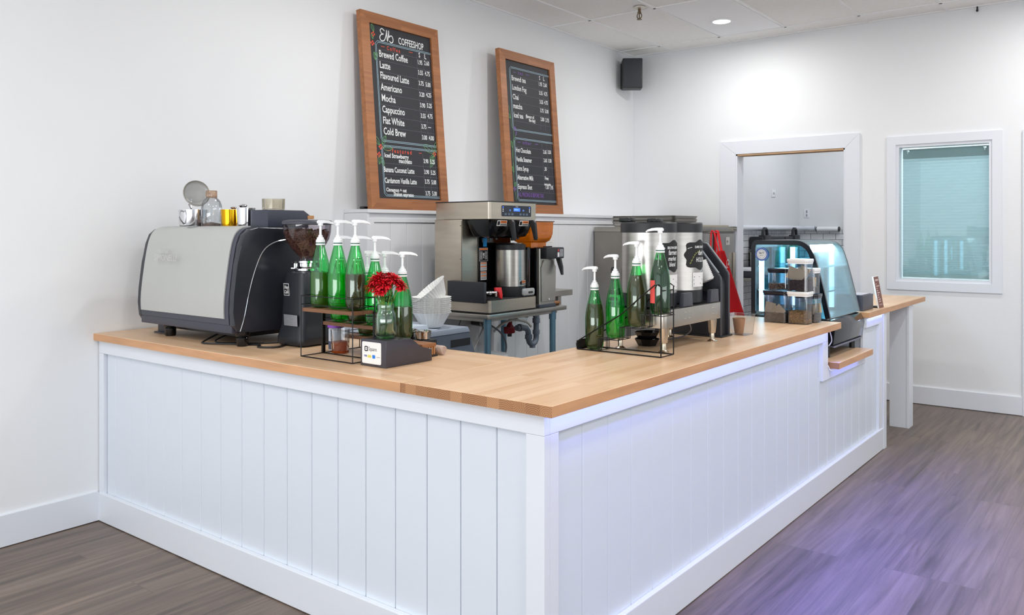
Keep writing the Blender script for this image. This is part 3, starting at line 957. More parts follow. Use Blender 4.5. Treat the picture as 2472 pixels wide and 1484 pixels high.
m = MB(); m.cyl((c[0], c[1], ZC - 0.04), (c[0], c[1], ZC - 0.012), 0.011); m.cyl((c[0], c[1], ZC - 0.052), (c[0], c[1], ZC - 0.040), 0.015, seg=6)
for s_ in (-1, 1): m.tube(smoothpts([(c[0] + 0.012 * s_, c[1], ZC - 0.05), (c[0] + 0.020 * s_, c[1], ZC - 0.066), (c[0] + 0.016 * s_, c[1], ZC - 0.083), (c[0], c[1], ZC - 0.094)], 4), 0.004, 6)
m.cyl((c[0], c[1], ZC - 0.092), (c[0], c[1], ZC - 0.052), 0.004); m.build('frame', BRONZE, t)
m = MB(); m.cyl((c[0], c[1], ZC - 0.099), (c[0], c[1], ZC - 0.096), 0.020, seg=14); m.build('deflector', BRONZE, t)
t = thing('loudspeaker', 'black box loudspeaker on a bracket high in the wall corner', 'speaker', (-3.97, 7.0, 2.78))
SX, SY = -3.975, 6.985
rot = Matrix.Rotation(R(-52), 4, 'Z')
m = MB(); m.box(-0.095, 0.095, -0.01, 0.135, 2.765, 3.055, 0.012); m.xf(m.bm.verts, Matrix.Translation((SX, SY, 0)) @ Matrix.Rotation(R(36), 4, 'Z'), (0, 0, 0)); m.build('cabinet', BLACKP, t)
m = MB(); m.box(-0.086, 0.086, -0.016, -0.010, 2.775, 3.045, 0.004); m.xf(m.bm.verts, Matrix.Translation((SX, SY, 0)) @ Matrix.Rotation(R(36), 4, 'Z'), (0, 0, 0)); m.build('grille', mat('speaker_grille', (44, 46, 54), 0.6, noise=(400, 0.3)), t)
m = MB(); m.box(-4.135, -4.115, 7.03, 7.07, 2.78, 3.03, 0.003); m.box(-4.12, -4.02, 7.035, 7.065, 2.80, 2.83, 0.003); m.box(-4.12, -4.02, 7.035, 7.065, 2.98, 3.01, 0.003); m.build('bracket', BLACKP, t)

m = MB(); m.cyl((-1.10, 7.285, ZC - 0.03), (-1.10, 7.285, ZC - 0.004), 0.006, seg=8); m.ball((-1.10, 7.280, ZC - 0.035), 0.009, (1, 0.8, 1.3)); solo('cable_clip', m, BLACKP, 'tiny black cable clip at the top edge of the back wall', 'clip')

# =================================================================== ESPRESSO MACHINE
EX0, EX1 = -3.845, -3.060
t = thing('espresso_machine', 'large pale grey and black espresso machine with its back to the front', 'espresso machine', (-3.45, 2.27, 0.905))
prof = [(2.075, 0.966), (2.046, 0.975), (2.030, 1.000), (2.026, 1.06), (2.030, 1.13), (2.046, 1.25), (2.062, 1.335), (2.080, 1.38), (2.108, 1.403), (2.150, 1.409), (2.40, 1.404), (2.47, 1.36), (2.48, 1.22), (2.50, 1.02), (2.49, 0.966)]
SIDE = mat('black_side_panel', (42, 44, 52), 0.28, noise=(2, 0.1))
m = MB(); m.prism(prof, 'x', EX0 + 0.035, EX1 - 0.035, bev=0.0); m.build('body', SIDE, t, smooth=True, ang=25)
def shrink(P, d):
    cx = sum(p[0] for p in P) / len(P); cz = sum(p[1] for p in P) / len(P)
    return [(cx + (p[0] - cx) * (1 - d), cz + (p[1] - cz) * (1 - d)) for p in P]
for xa, xb in ((EX0, EX0 + 0.034), (EX1 - 0.034, EX1)):
    m = MB(); m.prism([(y - 0.004 if y < 2.2 else y + 0.003, z + (0.003 if z > 1.2 else -0.003)) for y, z in prof], 'x', xa, xb, bev=0.006)
    m.build('side_panel', SIDE, t, ang=25, label='black curved side panel')
m = MB()
m.tube(smoothpts([(EX1 + 0.001, 2.055, 0.972), (EX1 + 0.001, 2.075, 1.03), (EX1 + 0.001, 2.098, 1.13), (EX1 + 0.001, 2.125, 1.22), (EX1 + 0.001, 2.165, 1.305), (EX1 + 0.001, 2.22, 1.345), (EX1 + 0.001, 2.30, 1.36), (EX1 + 0.001, 2.44, 1.372)], 5), 0.0022, 6)
m.build('chrome_inlay', CHROME, t, label='thin curved chrome line on the side')
# pale rounded back panel following the profile, dark frame round it
def shell(x0, x1, zs, ze, th, mtl, name, lift, label=None):
    m = MB(); P = []
    full = prof[2:10]
    dense = smoothpts([(0, y, z) for y, z in full], 6)
    Q = [(p.y, p.z) for p in dense if zs <= p.z <= ze + 0.001]
    up = []
    for i, (y, z) in enumerate(Q):
        a = Q[max(i - 1, 0)]; b = Q[min(i + 1, len(Q) - 1)]
        d = Vector((b[0] - a[0], b[1] - a[1])).normalized(); n = Vector((-d.y, d.x))
        up.append((y + n.x * lift, z + n.y * lift))
    P = [(y, z) for y, z in up] + [(y + 0.004, z - 0.004) for y, z in Q[::-1]]
    vs = m.prism(P, 'x', x0, x1)
    return m.build(name, mtl, t, ang=30, label=label)
shell(EX0 + 0.034, EX1 - 0.034, 1.0, 1.41, 0.004, mat('machine_frame', (64, 66, 78), 0.4), 'back_frame', 0.006)
shell(EX0 + 0.040, EX1 - 0.062, 1.018, 1.41, 0.004, mat('pale_grey_panel', (180, 181, 178), 0.42, noise=(2.5, 0.03)), 'back_panel', 0.011, 'pale grey rounded back panel')
m = MB(); m.text('NUOVA', 0.026, (-3.66, 2.0185, 1.296), (1, 0, 0), (0, 0.1, 1), 0.0, 0, sx=1.0); m.text('SIMONELLI', 0.040, (-3.68, 2.0125, 1.262), (1, 0, 0), (0, 0.1, 1), 0.0, 0, sx=1.0)
m.build('worn_lettering', mat('worn_letters', (192, 192, 188), 0.5), t, smooth=False)
m = MB(); m.box(EX0 + 0.02, EX1 - 0.02, 2.028, 2.075, 0.962, 1.004, 0.006); m.build('lower_trim', mat('machine_frame2', (58, 60, 72), 0.4), t)
for x, y in ((-3.662, 2.085), (-3.088, 2.085), (-3.70, 2.43), (-3.088, 2.43)):
    m = MB(); m.lathe([(0.0, 0.0005), (0.022, 0.0005), (0.025, 0.006), (0.025, 0.036), (0.022, 0.04), (0.032, 0.048), (0.034, 0.062), (0, 0.062)], (x, y, 0.905), 20); m.build('foot', BLACKG, t)
m = MB(); m.box(-3.83, -3.74, 2.115, 2.14, 0.906, 0.966, 0.002); m.box(-3.84, -3.735, 2.10, 2.145, 0.9055, 0.912, 0.002); m.build('mounting_bracket', DARKG, t)
m = MB(); m.box(EX0 + 0.08, EX1 - 0.08, 2.12, 2.46, 0.935, 0.968); m.build('underside_pan', BLACKP, t)
m = MB(); m.box(EX0 + 0.05, EX1 - 0.05, 2.12, 2.42, 1.404, 1.4115, 0.002); m.build('cup_tray', mat('cup_tray_steel', (205, 206, 204), 0.35, 0.4), t)

ZT = 1.412
# things on top of it
def jug(name, label, cat, x, y, z, r0, r1, h, mt, handle=None, group=None, spout=True):
    t = thing(name, label, cat, (x, y, z), group)
    m = MB(); m.lathe([(0, 0.0), (r0, 0.0), (r0 * 1.02, 0.006), (r1, h), (r1 - 0.0015, h), (r0 - 0.002, 0.006), (0, 0.004)], (x, y, z)); m.build('body', mt, t)
    if handle is not None:
        a = handle; d = Vector((math.cos(a), math.sin(a), 0))
        P = [Vector((x, y, z + h * 0.88)) + d * (r1 - 0.004), Vector((x, y, z + h * 0.9)) + d * (r1 + 0.022), Vector((x, y, z + h * 0.55)) + d * (r1 + 0.030), Vector((x, y, z + h * 0.22)) + d * (r0 + 0.006)]
        m = MB(); m.tube(smoothpts(P, 5), 0.004, 8); m.build('handle', mt, t)
    return t
jug('milk_jug', 'polished steel milk jug holding the round strainer on the espresso machine', 'jug', -3.690, 2.22, ZT, 0.064, 0.070, 0.088, CHROME, R(-70))
t = thing('strainer', 'round fine mesh strainer standing in the leftmost steel jug', 'strainer', (-3.695, 2.215, ZT + 0.02))
MESHM = thin_glass('strainer_mesh', (205, 205, 205), 0.05, 0.4, 0.55, (168, 166, 160))
cxs, cys, czs, rs = -3.640, 2.205, 1.578, 0.062
ux, uz = Vector((0.79, 0.61, 0)), Vector((0, -0.10, 1)).normalized()
nn = ux.cross(uz)
m = MB(); m.tube([Vector((cxs, cys, czs)) + ux * rs * math.cos(2 * math.pi * i / 36) + uz * rs * 0.95 * math.sin(2 * math.pi * i / 36) for i in range(36)], 0.0033, 8, closed=True); m.build('rim', mat('dull_steel', (140, 136, 128), 0.35, 0.9), t)
m = MB(); Rm = Matrix((ux, nn, uz)).transposed()
vs = m.lathe([(rs - 0.001, 0), (rs * 0.93, -0.014), (rs * 0.7, -0.030), (rs * 0.35, -0.040), (0, -0.043)], (0, 0, 0), 28)
q = Matrix((tuple(ux) , tuple(uz), tuple(-nn))).transposed().to_4x4()
for v in vs: v.co = Vector((cxs, cys, czs)) + ux * v.co.x + uz * (v.co.y * 0.95) + nn * (v.co.z)
m.build('mesh_bowl', MESHM, t)
m = MB(); m.tube([(cxs - 0.035, cys - 0.02, czs - 0.052), (-3.69, 2.21, 1.50), (-3.70, 2.22, 1.43)], 0.0032, 8); m.build('handle', CHROME, t)
t = thing('measuring_spoon', 'steel spoon standing behind the strainer in the jug', 'spoon', (-3.72, 2.23, ZT + 0.02))
m = MB(); m.ball((-3.742, 2.235, 1.545), 0.018, (0.8, 0.35, 1.3)); m.build('bowl', CHROME, t)
m = MB(); m.tube([(-3.738, 2.235, 1.525), (-3.715, 2.232, 1.44)], 0.0025, 6); m.build('handle', CHROME, t)
t = thing('cocktail_shaker', 'clear plastic measuring shaker bottle with a ribbed beige cap', 'shaker', (-3.565, 2.235, ZT))
c = (-3.560, 2.235, ZT)
m = MB(); m.lathe([(0, 0.001), (0.044, 0.001), (0.047, 0.006), (0.048, 0.085), (0.047, 0.108), (0.040, 0.128), (0.028, 0.141), (0.024, 0.146), (0.0225, 0.150)], c); m.build('bottle', PLASTIC, t)
m = MB(); m.lathe([(0, 0.178), (0.023, 0.178), (0.025, 0.174), (0.025, 0.146), (0.0235, 0.143)], c, 48, flute=(24, 0.025)); m.build('cap', thin_glass('beige_cap_plastic', (240, 222, 205), 0.15, 0.1, 0.45, (214, 178, 148)), t)
m = MB(); m.lathe([(0, 0.003), (0.042, 0.003), (0.043, 0.02), (0, 0.028)], c); m.build('residue', mat('brown_residue', (150, 122, 110), 0.8, noise=(60, 0.4)), t)
m = MB()
for k in range(7): m.box(c[0] - 0.006, c[0] + 0.006 + 0.004 * (k % 2), c[1] - 0.0482, c[1] - 0.0475, ZT + 0.02 + k * 0.014, ZT + 0.021 + k * 0.014)
m.box(c[0] - 0.001, c[0] + 0.0, c[1] - 0.0482, c[1] - 0.0475, ZT + 0.01, ZT + 0.12); m.build('scale_marks', INK, t, smooth=False)
GOLD = mat('gold_steel', (216, 160, 28), 0.16, 1.0)
jug('tumbler', 'shiny gold tumbler between the shaker and the steel tumblers', 'tumbler', -3.410, 2.235, ZT, 0.036, 0.041, 0.085, GOLD)
tb = jug('tumbler', 'steel tumbler standing right beside the gold tumbler', 'tumbler', -3.335, 2.26, ZT, 0.034, 0.038, 0.088, CHROME)
jug('tumbler', 'wider steel tumbler left of the dark grey box', 'tumbler', -3.268, 2.225, ZT, 0.037, 0.043, 0.090, CHROME)
for (x, y, z, r_, lb) in ((-3.395, 2.245, ZT + 0.094, 0.017, 'steel spoon end sticking out of the gold tumbler'), (-3.338, 2.25, ZT + 0.098, 0.011, 'small steel spoon end sticking out of the middle tumbler'), (-3.29, 2.225, ZT + 0.101, 0.022, 'large steel spoon end rising from the wider tumbler')):
    t = thing('spoon', lb, 'spoon', (x, y, ZT + 0.01))
    m = MB(); m.ball((x, y, z), r_, (1, 0.8, 0.38)); m.build('bowl', CHROME, t)
    m = MB(); m.tube([(x, y, z), (x + 0.008, y + 0.004, ZT + 0.02)], 0.0025, 6); m.build('handle', CHROME, t)
for k, (x0, x1, y, lb) in enumerate(((-3.60, -3.48, 2.12, 'clear round lid lying before the shaker'),)):
    m = MB(); m.lathe([(0, 0.003), (0.06, 0.003), (0.068, 0.0065), (0.070, 0.002), (0.062, 0.0)], (-3.52, 2.165, ZT)); solo('lid', m, PLASTIC, lb, 'lid')
m = MB()
for k, (dx, dy, a) in enumerate(((0, 0, 0.1), (0.004, 0.004, 0.18))):
    m.box(-3.46 + dx, -3.36 + dx, 2.135 + dy, 2.20 + dy, ZT + 0.0005 + k * 0.003, ZT + 0.003 + k * 0.003, rot=Matrix.Rotation(a, 4, 'Z'))
solo('napkin', m, WHITEP, 'folded white napkin beside the clear lid on the machine', 'napkin')
t = thing('shaving_brush', 'small brown bristle brush lying behind the gold tumbler', 'brush', (-3.49, 2.30, ZT))
m = MB()
for k in range(26):
    a = random.uniform(-0.7, 0.7); m.tube([(-3.50 + 0.01 * a, 2.29, ZT + 0.012), (-3.50 + 0.028 * math.sin(a), 2.285 + random.uniform(-.01, .01), ZT + 0.012 + 0.03 * math.cos(a))], 0.001, 4)
m.build('bristles', mat('brown_bristle', (110, 74, 52), 0.9), t)
m = MB(); m.cyl((-3.50, 2.29, ZT + 0.001), (-3.50, 2.29, ZT + 0.014), 0.010); m.build('handle', BLACKP, t)
t = thing('grey_box', 'dark grey wedge-ended box standing on top of the espresso machine', 'box', (-3.13, 2.35, ZT))
m = MB(); m.prism([(2.205, ZT + 0.0005), (2.205, ZT + 0.079), (2.40, ZT + 0.079), (2.445, ZT + 0.05), (2.455, ZT + 0.0005)], 'x', -3.205, -3.075, bev=0.004)
m.build('housing', mat('blue_grey_plastic', (56, 60, 74), 0.4), t)
t = thing('beaker', 'clear ribbed glass beaker standing on the dark grey box', 'glass', (-3.125, 2.27, ZT + 0.08))
m = MB(); m.lathe([(0, 0.0), (0.046, 0.0), (0.049, 0.004), (0.050, 0.050), (0.048, 0.050), (0.046, 0.006), (0, 0.004)], (-3.125, 2.27, ZT + 0.0795), 40, flute=(20, 0.01)); m.build('wall', thin_glass('cream_glass', (244, 240, 230), 0.15, 0.05, 0.12, (225, 220, 205)), t)
t = thing('lidded_cup', 'paper cup with a tan wooden lid behind the dark grey box', 'cup', (-3.085, 2.435, 1.405))
m = MB(); m.cyl((-3.088, 2.438, 1.4065), (-3.088, 2.438, 1.452), 0.018, 0.021, 24); m.build('cup', WHITEP, t)
m = MB(); m.cyl((-3.088, 2.438, 1.4525), (-3.088, 2.438, 1.468), 0.0225, seg=24); m.build('lid', mat('tan_wood', (196, 142, 92), 0.6, noise=(30, 0.2)), t)
# cables below the machine
m = MB(); m.tube(smoothpts([(-3.34, 2.16, 0.945), (-3.32, 2.05, 0.912), (-3.26, 2.02, 0.9095), (-3.12, 2.10, 0.9095), (-3.03, 2.13, 0.9095), (-2.98, 2.09, 0.9095), (-2.92, 2.14, 0.9095), (-2.98, 2.24, 0.9095)], 6), 0.004, 8)
m.tube(smoothpts([(-3.30, 2.2, 0.945), (-3.28, 2.08, 0.915), (-3.2, 2.08, 0.9095), (-3.05, 2.20, 0.9095), (-3.02, 2.35, 0.9095)], 6), 0.0035, 8)
solo('power_cable', m, BLACKP, 'black power cables trailing under the espresso machine', 'cable')
m = MB()
for k in range(5):
    a = k * 0.9; m.ball((-3.015 + 0.012 * math.cos(a), 2.285 + 0.014 * math.sin(a), 0.9145), 0.012, (1.3, 1, 0.6), 2)
solo('cleaning_cloth', m, mat('maroon_cloth', (92, 48, 46), 0.9, noise=(40, 0.3)), 'dark maroon cloth bunched between espresso machine and black grinder', 'cloth')
t = thing('syrup_jar', 'slim jar with an orange lid behind the black coffee grinder', 'jar', (-3.00, 2.40, 0.905))
m = MB(); m.lathe([(0, 0.001), (0.026, 0.001), (0.028, 0.01), (0.028, 0.065), (0, 0.065)], (-3.045, 2.345, 0.905)); m.build('body', PLASTIC, t)
m = MB(); m.lathe([(0, 0.066), (0.030, 0.066), (0.030, 0.082), (0, 0.082)], (-3.045, 2.345, 0.905)); m.build('lid', mat('orange_lid', (214, 118, 70), 0.5), t)
t = thing('wooden_spoon', 'pale wooden spoon standing behind the black coffee grinder', 'spoon', (-3.02, 2.40, 0.905))
m = MB(); m.tube([(-3.030, 2.385, 0.906), (-3.028, 2.390, 1.10)], 0.004, 8); m.ball((-3.028, 2.390, 1.10), 0.014, (1, 0.5, 1.4)); m.build('stick', mat('pale_wood', (206, 172, 108), 0.6), t)

# =================================================================== COFFEE GRINDER
G = (-2.925, 2.300, 0.905)
t = thing('coffee_grinder', 'tall matt black coffee grinder with a clear hopper of beans', 'coffee grinder', G)
BODYM = mat('matt_black_body', (30, 33, 40), 0.42)
m = MB()
def rsec(w, d, r, z, cx, cy, n=5):
    return [Vector((cx + x, cy + y, z)) for x, y in rrect(-w, w, -d, d, r, n)]
def loft(m, secs, mi=0):
    rg = [[m.bm.verts.new(p) for p in s_] for s_ in secs]
    n = len(rg[0])
    for a, b in zip(rg, rg[1:]):
        for i in range(n):
            f = m.bm.faces.new((a[i], a[(i + 1) % n], b[(i + 1) % n], b[i])); f.material_index = mi
    f = m.bm.faces.new(rg[0][::-1]); f.material_index = mi
    f = m.bm.faces.new(rg[-1]); f.material_index = mi
loft(m, [rsec(w_, d_, r_, G[2] + z, G[0], G[1]) for w_, d_, r_, z in ((0.088, 0.098, 0.03, 0.006), (0.093, 0.103, 0.032, 0.016), (0.092, 0.102, 0.032, 0.04), (0.083, 0.092, 0.03, 0.075), (0.080, 0.088, 0.03, 0.10), (0.076, 0.084, 0.03, 0.20), (0.070, 0.078, 0.03, 0.295), (0.064, 0.072, 0.03, 0.312), (0.050, 0.058, 0.03, 0.318))])
m.build('body', BODYM, t, ang=40)
m = MB(); m.box(G[0] - 0.07, G[0] + 0.07, G[1] - 0.08, G[1] + 0.08, G[2] + 0.0005, G[2] + 0.007, 0.002); m.build('base', BLACKG, t)
m = MB(); m.box(-0.045, 0.045, -0.0015, 0.0015, 0.088, 0.136, 0.002)
for k in range(4): m.box(-0.038, 0.02, -0.0022, -0.0014, 0.096 + 0.009 * k, 0.098 + 0.009 * k, mi=1)
m.xf(m.bm.verts, Matrix.Translation((G[0] + 0.012, G[1] - 0.0915, G[2])) @ Matrix.Rotation(R(3), 4, 'X'), (0, 0, 0)); m.build('rating_plate', [mat('silver_plate', (176, 180, 188), 0.35, 0.7), mat('plate_print', (120, 124, 132), 0.5)], t, smooth=False)
m = MB()
m.box(-0.018, 0.018, -0.0012, 0.0, 0.0, 0.052); m.box(-0.0158, 0.0158, -0.0016, -0.0010, 0.0022, 0.0498, mi=1)
m.text('Hey', 0.022, (-0.013, -0.0017, 0.029), (1, 0, 0), (0, 0, 1), 0.0003, 0, sx=0.75, shear=0.2, off=0.0003)
m.text('Caf\u00e9', 0.020, (-0.014, -0.0017, 0.009), (1, 0, 0), (0, 0, 1), 0.0003, 0, sx=0.72, shear=0.2, off=0.0003)
m.xf(m.bm.verts, Matrix.Translation((G[0] - 0.033, G[1] - 0.0825, G[2] + 0.215)) @ Matrix.Rotation(R(4), 4, 'X'), (0, 0, 0)); m.build('logo_badge', [LABELW, BODYM], t, smooth=False, label='small square white badge')
m = MB(); m.lathe([(0.052, 0.318), (0.055, 0.322), (0.055, 0.330), (0.040, 0.334), (0.036, 0.338), (0.036, 0.352), (0.048, 0.355), (0.048, 0.363), (0.03, 0.366), (0.0, 0.366)], (G[0], G[1], G[2]))
m.cyl((G[0], G[1] - 0.02, G[2] + 0.330), (G[0] - 0.045, G[1] - 0.05, G[2] + 0.330), 0.005); m.cyl((G[0] - 0.02, G[1] - 0.048, G[2] + 0.333), (G[0] - 0.02, G[1] - 0.048, G[2] + 0.352), 0.009)
m.build('chrome_collar', CHROME, t)
m = MB(); m.cyl((G[0] - 0.046, G[1] - 0.045, G[2] + 0.355), (G[0] - 0.03, G[1] - 0.03, G[2] + 0.355), 0.007); m.cyl((G[0] - 0.03, G[1] - 0.03, G[2] + 0.350), (G[0] - 0.03, G[1] - 0.03, G[2] + 0.361), 0.02); m.build('adjust_knob', BLACKP, t)
hp = [(0.030, 0.366), (0.034, 0.378), (0.052, 0.400), (0.078, 0.430), (0.094, 0.458), (0.101, 0.485), (0.104, 0.523)]
m = MB(); m.lathe(hp, G, 40); m.build('hopper', thin_glass('smoky_hopper', (226, 220, 226), 0.16, 0.03), t)
m = MB(); m.lathe([(0.0, 0.541), (0.08, 0.541), (0.102, 0.538), (0.108, 0.532), (0.108, 0.522), (0.103, 0.520), (0, 0.521)], G, 40); m.build('hopper_lid', DARKG, t)
BEAN = mat('roasted_beans', (112, 76, 60), 0.45, noise=(90, 0.45))
def rad_at(z):
    for (r0, z0), (r1, z1) in zip(hp, hp[1:]):
        if z0 <= z <= z1: return r0 + (r1 - r0) * (z - z0) / (z1 - z0)
    return 0.03
m = MB(); m.lathe([(0, 0.370)] + [(max(r_ - 0.010, 0.01), z) for r_, z in hp if 0.37 < z < 0.50] + [(0.088, 0.492), (0, 0.496)], G, 32)
for k in range(1300):
    z = 0.374 + (0.500 - 0.374) * random.random() ** 0.7
    a = random.uniform(-math.pi, 0.6)
    rr = rad_at(z) - 0.0075
    if z > 0.49: rr *= math.sqrt(random.random())
    m.ball((G[0] + rr * math.cos(a), G[1] + rr * math.sin(a), G[2] + z), 0.0052, (1.25, 0.85, 0.7), 1, rot=Matrix.Rotation(random.uniform(0, 3), 3, 'Z') @ Matrix.Rotation(random.uniform(0, 3), 3, 'X'))
solo('coffee_beans', m, BEAN, 'dark roasted coffee beans filling the black grinder hopper', 'coffee beans', kind='stuff')

# =================================================================== SYRUP BOTTLES
def bottle_proto():
    t = thing('syrup_bottle', 'x', 'bottle', (0, 0, 0))
    prof = [(0, 0.006), (0.016, 0.004), (0.022, 0.0), (0.031, 0.002), (0.0365, 0.014), (0.0385, 0.03), (0.0390, 0.085), (0.0392, 0.125), (0.0370, 0.150), (0.0315, 0.180), (0.0245, 0.208), (0.0185, 0.232), (0.0150, 0.246), (0.0142, 0.250)]
    m = MB(); m.lathe(prof, (0, 0, 0), 50, flute=(5, 0.07, lambda z: max(0, 1 - z / 0.03)))
    m.build('glass', GREENG, t, ang=50)
    m = MB(); m.lathe([(0.0165, 0.243), (0.0185, 0.244), (0.0185, 0.249), (0.0165, 0.250)], (0, 0, 0)); m.build('neck_ring', WHITEP, t)
    m = MB(); m.lathe([(0.0155, 0.250), (0.0172, 0.2505), (0.0172, 0.2535), (0.0155, 0.254)], (0, 0, 0)); m.build('seal', mat('dark_green_seal', (16, 92, 66), 0.4), t)
    p = MB()
    p.lathe([(0.0, 0.283), (0.008, 0.283), (0.0085, 0.276), (0.0130, 0.273), (0.0145, 0.266), (0.0175, 0.264), (0.0182, 0.254), (0.016, 0.253)], (0, 0, 0), 28)
    pump = p.build('pump', WHITEP, t)
    p = MB(); p.cyl((0, 0, 0.281), (0, 0, 0.325), 0.0048, seg=14); p.build('stem', WHITEP, pump)
    p = MB(); p.cyl((0, 0, 0.320), (0, 0, 0.330), 0.0095, 0.0105, seg=16)
    pr = [(-0.013, 0.329), (-0.014, 0.337), (-0.008, 0.342), (0.012, 0.342), (0.034, 0.340), (0.052, 0.334), (0.060, 0.327), (0.058, 0.323), (0.053, 0.325), (0.048, 0.329), (0.030, 0.332), (0.010, 0.330)]
    p.prism(pr, 'y', -0.0065, 0.0065, bev=0.0018); p.build('nozzle', WHITEP, pump)
    p = MB(); p.cyl((0, 0, 0.02), (0, 0, 0.255), 0.0035, seg=8); p.build('dip_tube', mat('dip_tube', (180, 210, 190), 0.4), t)
    return t
proto = bottle_proto()
LIQ = {}
def liquid_mat(name, col, dens):
    return thin_glass(name, col, 0.02, 0.1, dens, col)
def liquid(parent, h, mtl):
    m = MB()
    pr = [(0, 0.009), (0.022, 0.006), (0.031, 0.008), (0.0352, 0.018), (0.0368, 0.032), (0.0374, 0.085), (0.0376, 0.125), (0.0354, 0.150), (0.0299, 0.180), (0.0230, 0.208), (0.0170, 0.232)]
    P = [q for q in pr if q[1] < h]
    a = P[-1]; b = [q for q in pr if q[1] >= h][0]
    P.append((a[0] + (b[0] - a[0]) * (h - a[1]) / (b[1] - a[1]), h)); P.append((0, h))
    m.lathe(P, (0, 0, 0), 40)
    o = m.build('liquid', mtl, None, ang=60)
    o.parent = parent
    return o
LG = liquid_mat('lime_syrup', (250, 168, 50), 0.55)
LB = liquid_mat('brown_syrup', (255, 84, 104), 0.92)
LD = liquid_mat('dark_syrup', (96, 36, 52), 0.95)
LO = liquid_mat('olive_syrup', (246, 66, 84), 0.94)
LE = liquid_mat('pale_green_syrup', (110, 240, 130), 0.25)
first = [True]
def bottle(x, y, z, label, rz, liq=None, h=0.0, group=None):
    if first[0]:
        b = proto; b.location = (x, y, z); b.rotation_euler = (0, 0, rz); b['label'] = label; b['group'] = group
    else:
        b = dup(proto0, (x, y, z), label, rz, group)
    if liq: liquid(b, h, liq)
    return b
proto0 = proto
G1, G2 = 'syrup bottles on the wooden tiered rack', 'syrup bottles on the wire step rack'
bl = []
specs = [(-2.603, 2.111, 1.099, 'left bottle of the top tier, lime green syrup, in the wooden rack', R(80), LG, 0.137, G1),
         (-2.499, 2.111, 1.099, 'middle bottle of the top tier, green syrup half full, in the wooden rack', R(75), LE, 0.135, G1),
         (-2.399, 2.111, 1.099, 'right bottle of the top tier, dark brown syrup, in the wooden rack', R(70), LO, 0.135, G1),
         (-2.597, 2.205, 1.037, 'left bottle of the middle tier behind the wooden rack front row', R(75), LE, 0.06, G1),
         (-2.495, 2.205, 1.037, 'middle bottle of the middle tier behind the wooden rack front row', R(65), LO, 0.10, G1),
         (-2.392, 2.205, 1.037, 'green bottle of the middle tier right behind the red flowers', R(50), None, 0, G1),
         (-2.545, 2.305, 0.975, 'left bottle of the lowest tier at the back of the wooden rack', R(70), LB, 0.10, G1),
         (-2.443, 2.305, 0.975, 'middle bottle of the lowest tier at the back of the wooden rack', R(60), LE, 0.05, G1),
         (-2.343, 2.305, 0.975, 'brown bottle of the lowest tier showing right of the flower jar', R(45), LB, 0.125, G1),
         (-1.855, 2.942, 0.908, 'lowest bottle with brown syrup on the black wire step rack', R(180), LB, 0.185, G2),
         (-1.755, 2.942, 0.960, 'bright green bottle second lowest on the black wire step rack', R(170), LE, 0.13, G2),
         (-1.656, 2.942, 1.014, 'third bottle up with dark golden syrup on the wire step rack', R(182), LO, 0.205, G2),
         (-1.550, 2.942, 1.069, 'highest bottle with near-black syrup and a red tag on the wire step rack', R(185), LD, 0.215, G2)]
# build copies before liquids go in, so every copy starts empty
made = []
for k, sp_ in enumerate(specs):
    if k == 0:
        b = proto; b.location = sp_[:3]; b.rotation_euler = (0, 0, sp_[4]); b['label'] = sp_[3]; b['group'] = sp_[7]
    else:
        b = dup(proto, sp_[:3], sp_[3], sp_[4], sp_[7])
    made.append(b)
for b, sp_ in zip(made, specs):
    if sp_[5]: liquid(b, sp_[6], sp_[5])
    if sp_[7] == G2:
        for ch in b.children: pass
# red tag on the tallest bottle
m = MB(); a0 = R(225)
P = [(0.0402 * math.cos(R(a)), 0.0402 * math.sin(R(a))) for a in range(215, 262, 6)]
for (x0, y0), (x1, y1) in zip(P, P[1:]): m.quad([(x0 - 0.0, y0, 0.045), (x1, y1, 0.045), (x1, y1, 0.135), (x0, y0, 0.135)])
tg = m.build('red_tag', mat('red_tag', (226, 84, 80), 0.6), None, smooth=True)
tg.parent = made[-1]; tg.rotation_euler = (0, 0, R(-175)); tg['label'] = 'red paper tag'

# wooden tiered rack
RW = wood_mat('rack_wood', 'x', (142, 98, 66), (92, 58, 38), 3, 0.3, 0, 0.34, 0.5, tone=0.1)
t = thing('bottle_rack', 'three-tier wood and black wire rack full of green bottles', 'rack', (-2.48, 2.20, 0.905))
X0, X1 = -2.648, -2.352
for k, (ya, yb, z) in enumerate(((2.058, 2.160, 1.097), (2.160, 2.255, 1.035), (2.262, 2.352, 0.973))):
    m = MB(); m.box(X0, X1, ya, yb, z - 0.014, z, 0.001); m.build('shelf_board', RW, t, smooth=False)
for k, (ya, yb, z, hh) in enumerate(((2.054, 2.164, 1.097, (0.014, 0.048)), (2.164, 2.257, 1.035, (0.012, 0.036)), (2.259, 2.356, 0.973, (0.012, 0.036)))):
    m = MB()
    for h in hh: m.tube([(X0 - 0.003, ya, z + h), (X1 + 0.003, ya, z + h), (X1 + 0.003, yb, z + h), (X0 - 0.003, yb, z + h)], 0.0018, 6, closed=True)
    m.build('guard_wire', WIRE, t)
m = MB()
for x in (X0 - 0.003, X1 + 0.003):
    m.tube([(x, 2.054, 1.145), (x, 2.054, 0.908), (x, 2.356, 0.908), (x, 2.356, 1.01)], 0.0025, 6)
    m.tube([(x, 2.164, 1.145), (x, 2.164, 0.908)], 0.0025, 6)
    m.tube([(x, 2.258, 1.072), (x, 2.258, 0.908)], 0.0025, 6)
    m.box(x - 0.004, x + 0.004, 2.158, 2.172, 0.907, 1.09)
m.tube([(X0 - 0.003, 2.054, 0.908), (X1 + 0.003, 2.054, 0.908)], 0.0025, 6); m.tube([(X0 - 0.003, 2.356, 0.908), (X1 + 0.003, 2.356, 0.908)], 0.0025, 6)
